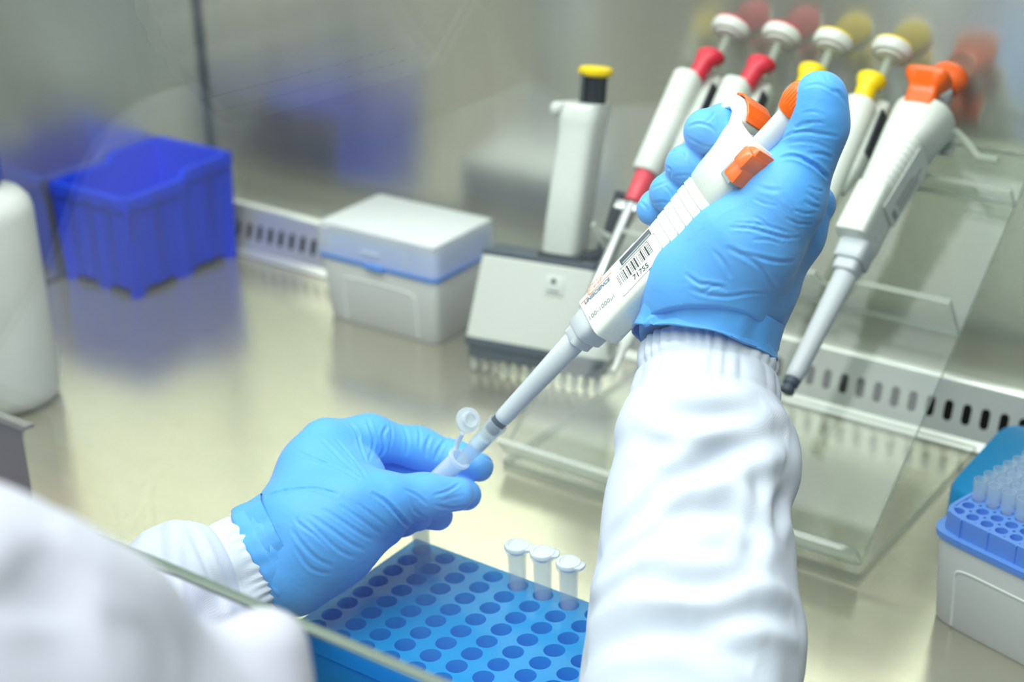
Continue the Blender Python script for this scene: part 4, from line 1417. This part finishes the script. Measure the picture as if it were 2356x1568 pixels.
LG = [
 ([(180, 780), (240, 720), (330, 690), (430, 675), (540, 670), (640, 690), (710, 715)], 1.0, 1.3), ([(440, 420), (530, 460), (640, 500), (760, 550), (860, 610)], 0.9, 0.9),
 ([(600, 330), (680, 410), (770, 500), (880, 590)], 0.9, 0.8), ([(700, 330), (790, 430), (870, 530), (910, 600)], 0.9, 0.9), ([(800, 220), (850, 290), (870, 380), (910, 480)], 1.0, 1.3),
 ([(920, 190), (950, 280), (965, 350), (930, 480)], 0.9, 1.1), ([(1060, 240), (1030, 300), (1035, 400), (990, 470)], 1.0, 1.0), ([(1080, 220), (1090, 310), (1070, 420)], 0.8, 0.6),
 ([(1170, 240), (1200, 330), (1190, 440)], 0.9, 0.6), ([(1260, 220), (1285, 290), (1280, 390)], 0.8, 0.7), ([(1360, 300), (1330, 380), (1330, 450)], 1.0, 0.8), ([(1470, 330), (1420, 400), (1390, 470)], 1.0, 0.9),
 ([(960, 710), (1040, 760), (1110, 830), (1180, 910), (1230, 950)], 1.0, 1.5), ([(1180, 680), (1260, 720), (1330, 780)], 0.9, 0.8), ([(1220, 760), (1250, 830), (1330, 880)], 0.9, 0.9),
 ([(1380, 720), (1480, 690), (1560, 640)], 0.8, 0.7), ([(1390, 790), (1490, 810), (1590, 800)], 1.0, 0.9), ([(1420, 760), (1500, 740), (1590, 720)], 0.8, 0.5),
 ([(620, 820), (760, 910), (880, 990), (960, 1030)], 1.0, 0.9), ([(530, 860), (660, 950), (800, 1050), (900, 1100)], 1.1, 1.0), ([(730, 790), (850, 870), (960, 950), (1020, 990)], 0.9, 0.8), ([(850, 780), (960, 860), (1060, 940)], 0.9, 0.7),
 ([(510, 900), (620, 1010), (740, 1110), (830, 1150)], 1.0, 0.9), ([(430, 870), (440, 910), (560, 1000), (650, 1080)], 0.9, 0.7), ([(400, 960), (470, 1060), (570, 1160), (680, 1210)], 1.1, 0.9), ([(420, 1080), (500, 1200), (580, 1250), (650, 1260)], 1.0, 0.9),
 ([(1680, 440), (1740, 460), (1800, 490)], 0.9, 0.6),
]
lv = folds(lv, lf, [(p_, w_ * 0.9, d_ * (0.62 if p_[0][1] > 740 and d_ < 1.1 else 0.95)) for p_, w_, d_ in LG], (540, 900), 3.016)
glove_l = pput('glove', lv, lf, M['glove'])
glove_l['label'] = 'blue glove pinching the open tube'


def ring_tube(stations, n=96, flat=0.85, ripple=None, inner=0.0, close_in=True, wob=None):
    """Cloth tube. stations: (left pixel, right pixel, depth); ripple(i, n, angle) adds metres to the radius."""
    cs, e1s, hw = [], [], []
    for (l, rr_, d) in stations:
        pl, pr = at(*l, d), at(*rr_, d)
        cs.append((pl + pr) / 2); e1s.append((pr - pl) / np.linalg.norm(pr - pl)); hw.append(np.linalg.norm(pr - pl) / 2)
    cs = np.array(cs); e1s = np.array(e1s)
    rings = []
    def sm_(A, k=6):
        w_ = np.hanning(2 * k + 3)[1:-1]; w_ /= w_.sum()
        P_ = np.concatenate([2 * A[:1] - A[k:0:-1], A, 2 * A[-1:] - A[-2:-k - 2:-1]])
        return np.stack([np.convolve(P_[:, c], w_, 'valid') for c in range(A.shape[1])], 1)
    if len(cs) > 20:
        cs = sm_(cs); hw = list(sm_(np.array(hw)[:, None])[:, 0])
    K_ = max(2, min(12, len(cs) // 4))
    ts = []
    for i in range(len(cs)):
        t = cs[min(i + K_, len(cs) - 1)] - cs[max(i - K_, 0)]
        ts.append(t / np.linalg.norm(t))
    ts = np.array(ts)
    e1m = np.array([e1s[max(0, i - K_):i + K_ + 1].mean(0) for i in range(len(cs))])
    for i in range(len(cs)):
        t = ts[i]
        e1s[i] = e1m[i] / np.linalg.norm(e1m[i])
        u = e1s[i] - t * (e1s[i] @ t); u /= np.linalg.norm(u)
        w = np.cross(u, t); w /= np.linalg.norm(w)
        if w @ FWD > 0: w = -w                      # w faces the user
        k = hw[i] / max(1e-9, abs(u @ e1s[i]))
        ang = 2 * np.pi * np.arange(n) / n
        rad = np.ones(n)
        ri = (ripple(i, len(cs), ang) if ripple else 0) * np.ones(n)
        sh = wob(i, len(cs), ang) if wob else 0 * ang
        rings.append(cs[i] + np.outer((hw[i] + ri) * np.cos(ang), u) + np.outer((hw[i] * flat + ri) * np.sin(ang), w) + np.outer(sh, t))
    if inner > 0:
        i0 = rings[0]
        c0 = i0.mean(0)
        t0 = cs[1] - cs[0]; t0 /= np.linalg.norm(t0)
        extra = []
        for s_, g in ((0.35, -0.0009), (1.0, 0.0004), (1.05, 0.006), (1.0, 0.016)):
            dv = i0 - c0; ln_ = np.linalg.norm(dv, axis=1, keepdims=True)
            extra.append(i0 - dv / ln_ * inner * s_ + t0 * g)
        rings = extra[::-1] + rings
    v = np.concatenate(rings)
    f = []
    R_ = len(rings)
    a = np.arange(n)
    for i in range(R_ - 1):
        f.append(np.stack([i * n + a, i * n + (a + 1) % n, (i + 1) * n + (a + 1) % n, (i + 1) * n + a], 1))
    return v, np.concatenate(f)

def densify(st, step):
    """Catmull-Rom resample of the stations."""
    A = np.array([[*l, *r_, d] for l, r_, d in st], float)
    out = []
    n = len(A)
    for i in range(n - 1):
        p0, p1, p2, p3 = A[max(i - 1, 0)], A[i], A[i + 1], A[min(i + 2, n - 1)]
        L = np.linalg.norm((p2[:2] + p2[2:4]) / 2 - (p1[:2] + p1[2:4]) / 2)
        m_ = max(2, int(L / step))
        for t in np.linspace(0, 1, m_, endpoint=False):
            out.append(0.5 * (2 * p1 + (p2 - p0) * t + (2 * p0 - 5 * p1 + 4 * p2 - p3) * t * t + (3 * p1 - p0 - 3 * p2 + p3) * t ** 3))
    out.append(A[-1])
    return [((o_[0], o_[1]), (o_[2], o_[3]), o_[4]) for o_ in out]

def lobes(n_, amp, ph):
    """Elastic gathers: rounded lobes with tight valleys."""
    def g(ang):
        a_ = ang + 0.10 * np.sin(3 * ang + ph) + 0.05 * np.sin(7 * ang + 2 * ph)
        return amp * (np.abs(np.sin(n_ / 2 * a_ + ph)) - 0.6) * (1 + 0.35 * np.sin(5 * ang + ph))
    return g

def gather(freqs, amps, phases):
    def g(ang, s):
        return sum(a * np.sin(f_ * ang + p + 0.6 * np.sin(3 * ang + s * 5 + p)) for f_, a, p in zip(freqs, amps, phases))
    return g

# ---- right glove cuff (flared rim)
cuff = [((1500, 690), (1791, 690), .785), ((1494, 712), (1789, 716), .785), ((1480, 742), (1787, 742), .786), ((1464, 772), (1784, 760), .787), ((1452, 808), (1781, 776), .788)]
cuff = densify(cuff, 5)[::-1]
gg = gather([5, 9, 13], [0.0008, 0.0005, 0.0003], [0.3, 1.7, 4.0])
def cuff_rip(i, n, ang):
    s = 1 - i / (n - 1)
    return gg(ang, s) * s ** 1.2 + 0.0008 * s + 0.0010
def cuff_wob(i, n, ang):
    s = 1 - i / (n - 1)
    return (0.0008 * np.sin(4 * ang + 1) + 0.0003 * np.sin(9 * ang) + 0.0120 * np.sin(ang)) * s ** 1.5
v, f = ring_tube(cuff, 128, 0.82, cuff_rip, 0.0012, True, cuff_wob)
v = folds(v, f, [([(1500, 705), (1560, 690), (1640, 700), (1690, 735)], 1.6, 1.2), ([(1480, 745), (1540, 712), (1620, 712)], 1.4, 1.0), ([(1640, 690), (1660, 715), (1720, 745)], 1.2, 1.0), ([(1700, 700), (1740, 735), (1770, 750)], 1.2, 0.9), ([(1480, 770), (1490, 740), (1505, 720)], 1.3, 1.2)])
cr = pput('cuff', v, f, M['glove'], glove_r)
# ---- left glove cuff (doubled band)
cuff = [((612, 1146), (742, 1350), .806), ((596, 1152), (732, 1362), .806), ((580, 1160), (714, 1374), .805), ((564, 1168), (696, 1388), .804), ((553, 1174), (676, 1402), .804)]
cuff = densify(cuff, 4)[::-1]
gl = gather([7, 12, 19], [0.0006, 0.0003, 0.0002], [1.1, 2.7, 0.4])
v, f = ring_tube(cuff, 128, 0.86, lambda i, n, ang: gl(ang, i / n) * (0.4 + 0.6 * (1 - i / (n - 1))) + 0.0010 * math.sin(math.pi * (i / (n - 1))) + 0.0030 * (1 - i / (n - 1)) - 0.0004, 0.0012)
v = folds(v, f, [([(600, 1170), (640, 1230), (690, 1300), (720, 1345)], 1.1, 1.2), ([(575, 1180), (620, 1250), (665, 1330), (690, 1380)], 1.0, 1.0), ([(590, 1165), (615, 1240), (650, 1270), (700, 1330)], 0.9, 0.9), ([(610, 1245), (660, 1290), (680, 1350)], 1.0, 1.0)])
cl_ = pput('cuff', v, f, M['glove'], glove_l)

# ---- lab coat: torso with the right upper arm in front of the sash
T = Field()
T.chain([(-0.68, -0.06, -0.35), (-0.66, -0.05, -0.05), (-0.62, -0.02, 0.12)], [.15, .15, .13], 0.06, 0.06)
T.chain([(-0.48, -0.06, -0.35), (-0.50, -0.05, -0.05), (-0.54, -0.02, 0.12)], [.15, .15, .13], 0.06, 0.06)
T.chain([(-0.74, 0.02, 0.17), (-0.59, 0.0, 0.20), (-0.46, 0.05, 0.20)], [.07, .075, .068], 0.05, 0.06)
BL = lambda L, rad, ki=0.02, ko=0.03: T.chain([at(x, y, d) for x, y, d in L], rad, ki, ko)
BL([(-300, 1690, .40), (-60, 1800, .44), (220, 1925, .475), (480, 2010, .50), (640, 2160, .54)], [.055, .052, .051, .049, .047], 0.03, 0.03)
BL([(0, 1560, .44), (190, 1560, .45), (330, 1640, .465)], [.030, .025, .022], 0.02, 0.03)
BL([(590, 1680, .490), (608, 1500, .492), (618, 1530, .492)], [.018, .0105, .0100], 0.012, 0.016)
T.chain([at(-300, 1690, .40), (-0.46, 0.05, 0.20)], [.055, .068], 0.03, 0.05)
T.chain([(-0.74, 0.02, 0.17), (-0.72, 0.20, 0.06), (-0.66, 0.30, 0.06)], [.066, .055, .050], 0.03, 0.05)
tv, tf = field_mesh(T, 0.008, 1)
tv = folds(tv, tf, [([(130, 1568), (150, 1450), (170, 1330), (160, 1260)], 14, 3.2), ([(20, 1300), (60, 1340), (90, 1420)], 18, 4), ([(440, 1560), (480, 1500), (520, 1460)], 14, 3), ([(250, 1420), (330, 1480), (420, 1560)], 16, 3)])
coat = pput('lab_coat', tv, tf, M['coat_soft'])

# ---- right sleeve
RS = [((1475, 806), (1768, 788), .793), ((1467, 835), (1789, 828), .789), ((1462, 872), (1789, 880), .785), ((1450, 905), (1796, 915), .781), ((1431, 960), (1803, 945), .777), ((1416, 990), (1824, 970), .774), ((1408, 1040), (1836, 1035), .769),
      ((1410, 1090), (1833, 1075), .765), ((1396, 1130), (1811, 1125), .760), ((1384, 1170), (1807, 1172), .756), ((1373, 1245), (1821, 1232), .748), ((1369, 1305), (1825, 1300), .741), ((1354, 1364), (1832, 1365), .733), ((1343, 1436), (1849, 1440), .724),
      ((1336, 1513), (1847, 1510), .715), ((1326, 1570), (1834, 1570), .706), ((1310, 1700), (1830, 1720), .688), ((1290, 1900), (1850, 1930), .662), ((1220, 2150), (1860, 2200), .63), ((1080, 2350), (1760, 2500), .60), ((840, 2300), (1450, 2700), .57), ((560, 2060), (950, 2560), .55)]
RSd = densify(RS, 7)
gr = gather([22, 15, 9], [0.0008, 0.0005, 0.0004], [0.2, 2.2, 3.9])
gr2 = gather([3, 5, 7], [0.0010, 0.0008, 0.0006], [0.8, 2.5, 1.0])
lb1, lb2 = lobes(30, 0.0021, 0.4), lobes(22, 0.0012, 1.3)
def rs_rip(i, n, ang):
    y = (RSd[i][0][1] + RSd[i][1][1]) / 2
    a = math.exp(-((y - 815) / 42) ** 2)
    c_ = math.exp(-((y - 895) / 34) ** 2)
    seam = -0.0016 * math.exp(-((y - 862) / 7) ** 2) - 0.0010 * math.exp(-((y - 925) / 8) ** 2)
    return lb1(ang) * a + lb2(ang) * c_ + seam + gr2(ang, i / n * 3) * (1 - math.exp(-((max(y, 900) - 900) / 120) ** 2)) * 0.9
v, f = ring_tube(RSd, 192, 0.86, rs_rip, 0.003, True, lambda i, n, ang: 0.0004 * np.sin(22 * ang) * max(0, 1 - i / 8))
CF = lambda pts: [(1320 + x / 1.807, 700 + y / 1.807) for x, y in pts]
v = folds(v, f, [(p_, w_ * 0.95, d_ * 1.2) for p_, w_, d_ in [
 (CF([(370, 440), (470, 452), (600, 462), (720, 450), (810, 430)]), 6.0, 3.6), (CF([(440, 760), (520, 690), (600, 630), (720, 570), (850, 530), (900, 560)]), 6.5, 3.6),
 (CF([(90, 1080), (160, 980), (260, 870), (370, 760), (470, 690)]), 5.0, 2.6), (CF([(330, 900), (430, 870), (560, 850), (660, 870), (760, 940)]), 7.0, 4.0),
 (CF([(290, 1140), (420, 1160), (560, 1170), (720, 1150)]), 6.0, 3.6), (CF([(500, 1300), (620, 1300), (740, 1270), (840, 1275), (930, 1310)]), 6.0, 3.8),
 (CF([(40, 1500), (110, 1420), (220, 1370), (380, 1350), (520, 1380), (660, 1440), (760, 1510)]), 7.5, 4.6), (CF([(60, 1270), (140, 1200), (250, 1130), (330, 1110)]), 5.0, 2.2),
 (CF([(100, 1130), (220, 1040), (330, 980), (470, 960)]), 5.0, 1.6), (CF([(740, 640), (760, 720), (770, 830), (760, 960), (720, 1100)]), 4.5, 1.6), 
 (CF([(280, 560), (340, 590), (420, 590)]), 5.0, 1.5), (CF([(880, 780), (850, 850), (830, 950)]), 5.0, 2.0)]])
sl_r = pput('sleeve', v, f, M['coat'], coat)
sl_r['label'] = 'white right sleeve with gathered elastic cuff'

# ---- left sleeve
LS = [((548, 1186), (664, 1404), .803), ((528, 1192), (650, 1416), .802), ((503, 1196), (626, 1428), .800), ((474, 1208), (596, 1446), .797), ((444, 1214), (566, 1470), .793), ((404, 1203), (535, 1492), .789), ((356, 1206), (500, 1520), .783), ((326, 1232), (460, 1550), .776),
      ((300, 1268), (420, 1585), .768), ((240, 1300), (350, 1650), .752), ((140, 1340), (230, 1740), .73), ((-20, 1400), (60, 1800), .70), ((-240, 1440), (-170, 1860), .67)]
LSd = densify(LS, 5)
gq = gather([19, 14, 26], [0.0008, 0.0005, 0.0003], [0.9, 1.2, 3.0])
lb3 = lobes(30, 0.0019, 2.0)
def ls_rip(i, n, ang):
    x = (LSd[i][0][0] + LSd[i][1][0]) / 2
    a = math.exp(-((x - 590) / 40) ** 2)
    return lb3(ang) * a - 0.0020 * math.exp(-((x - 512) / 9) ** 2) + gr2(ang, 1.5) * (1 - a)
v, f = ring_tube(LSd, 160, 0.88, ls_rip, 0.003)
v = folds(v, f, [([(360, 1205), (366, 1250), (372, 1320), (390, 1390)], 4.0, 4.0), ([(440, 1215), (465, 1270), (490, 1330), (515, 1390)], 2.5, 1.6), ([(330, 1232), (340, 1275), (350, 1330)], 4.0, 2.5)])
sl_l = pput('sleeve', v, f, M['coat'], coat)
sl_l['label'] = 'white left sleeve with gathered elastic cuff'

# ---- body: head, neck and arms in one surface
B = Field()
HC = np.array([-0.575, 0.065, 0.385])
hc_, hs_ = math.cos(math.radians(18)), math.sin(math.radians(18))      # head tilted to one side
hd = lambda x, y, z: HC + np.array([x * hc_ - z * hs_, y, x * hs_ + z * hc_])
B.chain([hd(0, -0.02, 0.045), hd(0, 0.012, 0.030)], [.088, .080], 0.02, 0.03)
B.chain([hd(0, 0.025, -0.02), hd(0, 0.040, -0.075)], [.066, .042], 0.03, 0.03)
B.chain([hd(0, 0.088, 0.012), hd(0, 0.104, -0.022)], [.008, .013], 0.006, 0.012)
for s_ in (-1, 1):
    B.chain([hd(s_ * 0.034, 0.078, 0.030)], [.0135], 0.0, 0.004)
    B.chain([hd(s_ * 0.026, 0.086, 0.048), hd(s_ * 0.052, 0.074, 0.046)], [.008, .007], 0.004, 0.010)
    B.chain([hd(s_ * 0.086, -0.005, 0.028), hd(s_ * 0.088, -0.002, -0.016)], [.013, .009], 0.006, 0.008)
B.chain([hd(-0.022, 0.082, -0.056), hd(0.022, 0.082, -0.056)], [.008, .008], 0.004, 0.008)
B.chain([hd(0, -0.01, -0.05), (-0.575, -0.02, 0.22), (-0.58, -0.03, 0.10)], [.058, .058, .09], 0.03, 0.03)
B.chain([(-0.58, -0.03, 0.10), (-0.575, -0.04, -0.30)], [.11, .12], 0.03, 0.04)
B.chain([(-0.58, -0.01, 0.17), (-0.46, 0.05, 0.20), at(-60, 1800, .44), at(500, 2010, .50), at(1300, 2260, .60), at(1560, 1800, .675), at(1600, 1300, .74), at(1628, 900, .788), at(1640, 720, .792)], [.05, .045, .036, .030, .028, .026, .024, .0195, .0205], 0.01, 0.03)
B.chain([(-0.58, -0.01, 0.17), (-0.73, 0.02, 0.17), (-0.71, 0.20, 0.07), at(-60, 1640, .70), at(390, 1400, .78), at(600, 1296, .803), at(650, 1250, .808)], [.05, .045, .036, .028, .022, .0180, .0180], 0.01, 0.03)
bv, bf = field_mesh(B, 0.0065, 1)
pput('body', bv, bf, M['skin'])
# hair
Hh = Field()
Hh.chain([hd(0, -0.030, 0.060), hd(0, -0.006, 0.068)], [.090, .080], 0.02, 0.02)
Hh.chain([hd(0, -0.06, 0.02), hd(0, -0.065, -0.04)], [.072, .05], 0.02, 0.02)
hv, hf = field_mesh(Hh, 0.007, 1)
pput('hair', hv, hf, M['hair'])
# pleated face mask with stitched border
n1, n2 = 40, 28
v, f = [], []
for j in range(n2 + 1):
    q = j / n2
    z = 0.006 - 0.098 * q
    for i in range(n1 + 1):
        u = i / n1 * 2 - 1
        y = 0.114 - 0.052 * abs(u) ** 1.7 - 0.022 * q * q + 0.010 * math.sin(math.pi * q)
        y += 0.0016 * (1 if (q * 6) % 1 < 0.5 else 0) * (1 if 0.15 < q < 0.85 else 0)
        v.append(hd(u * (0.084 - 0.008 * q), y, z + 0.010 * (1 - abs(u)) * (1 - q)))
for j in range(n2):
    for i in range(n1):
        a = j * (n1 + 1) + i
        f.append([a, a + 1, a + n1 + 2, a + n1 + 1])
mk = pput('face_mask', np.array(v), np.array(f), M['mask'])
sd = mk.modifiers.new('thickness', 'SOLIDIFY'); sd.thickness = 0.0012; sd.offset = 0
V = [Vector(p) - person.location for p in v]
for row in (1, 3, 24, 26):
    b = MB()
    for i in range(2, n1 - 1, 1):
        p = V[row * (n1 + 1) + i]; q_ = V[row * (n1 + 1) + i + 1]
        nn = Vector((0, 0.0012, 0))
        b.tube([p + nn, p * 0.55 + q_ * 0.45 + nn], 0.0004, 4)
    st_ = b.put('stitching', M['stitch'], mk); st_['kind'] = 'stuff'
for s_ in (-1, 1):
    b = MB()
    a_, c_ = Vector(hd(s_ * 0.082, 0.062, 0.004)) - person.location, Vector(hd(s_ * 0.076, 0.042, -0.090)) - person.location
    e_ = Vector(hd(s_ * 0.101, -0.012, -0.030)) - person.location; e2_ = Vector(hd(s_ * 0.100, -0.014, 0.030)) - person.location
    b.tube([a_, (a_ + e2_) / 2 + Vector((s_ * 0.004, 0, 0)), e2_, e_, (c_ + e_) / 2 + Vector((s_ * 0.004, 0, 0)), c_], 0.0012, 8)
    b.put('ear_loop', M['mask'], mk)
for s_ in (-1, 1):
    b = MB()
    bm = bmesh.new(); bmesh.ops.create_uvsphere(bm, u_segments=16, v_segments=10, radius=0.0118)
    b.bm(bm, 0, True, Matrix.Translation(Vector(hd(s_ * 0.034, 0.0835, 0.030)) - person.location))
    b.put('eye', M['white'], person)
    b = MB(); bm = bmesh.new(); bmesh.ops.create_uvsphere(bm, u_segments=12, v_segments=8, radius=0.0058)
    b.bm(bm, 0, True, Matrix.Translation(Vector(hd(s_ * 0.034, 0.0905, 0.029)) - person.location))
    b.put('iris', M['hair'], person)
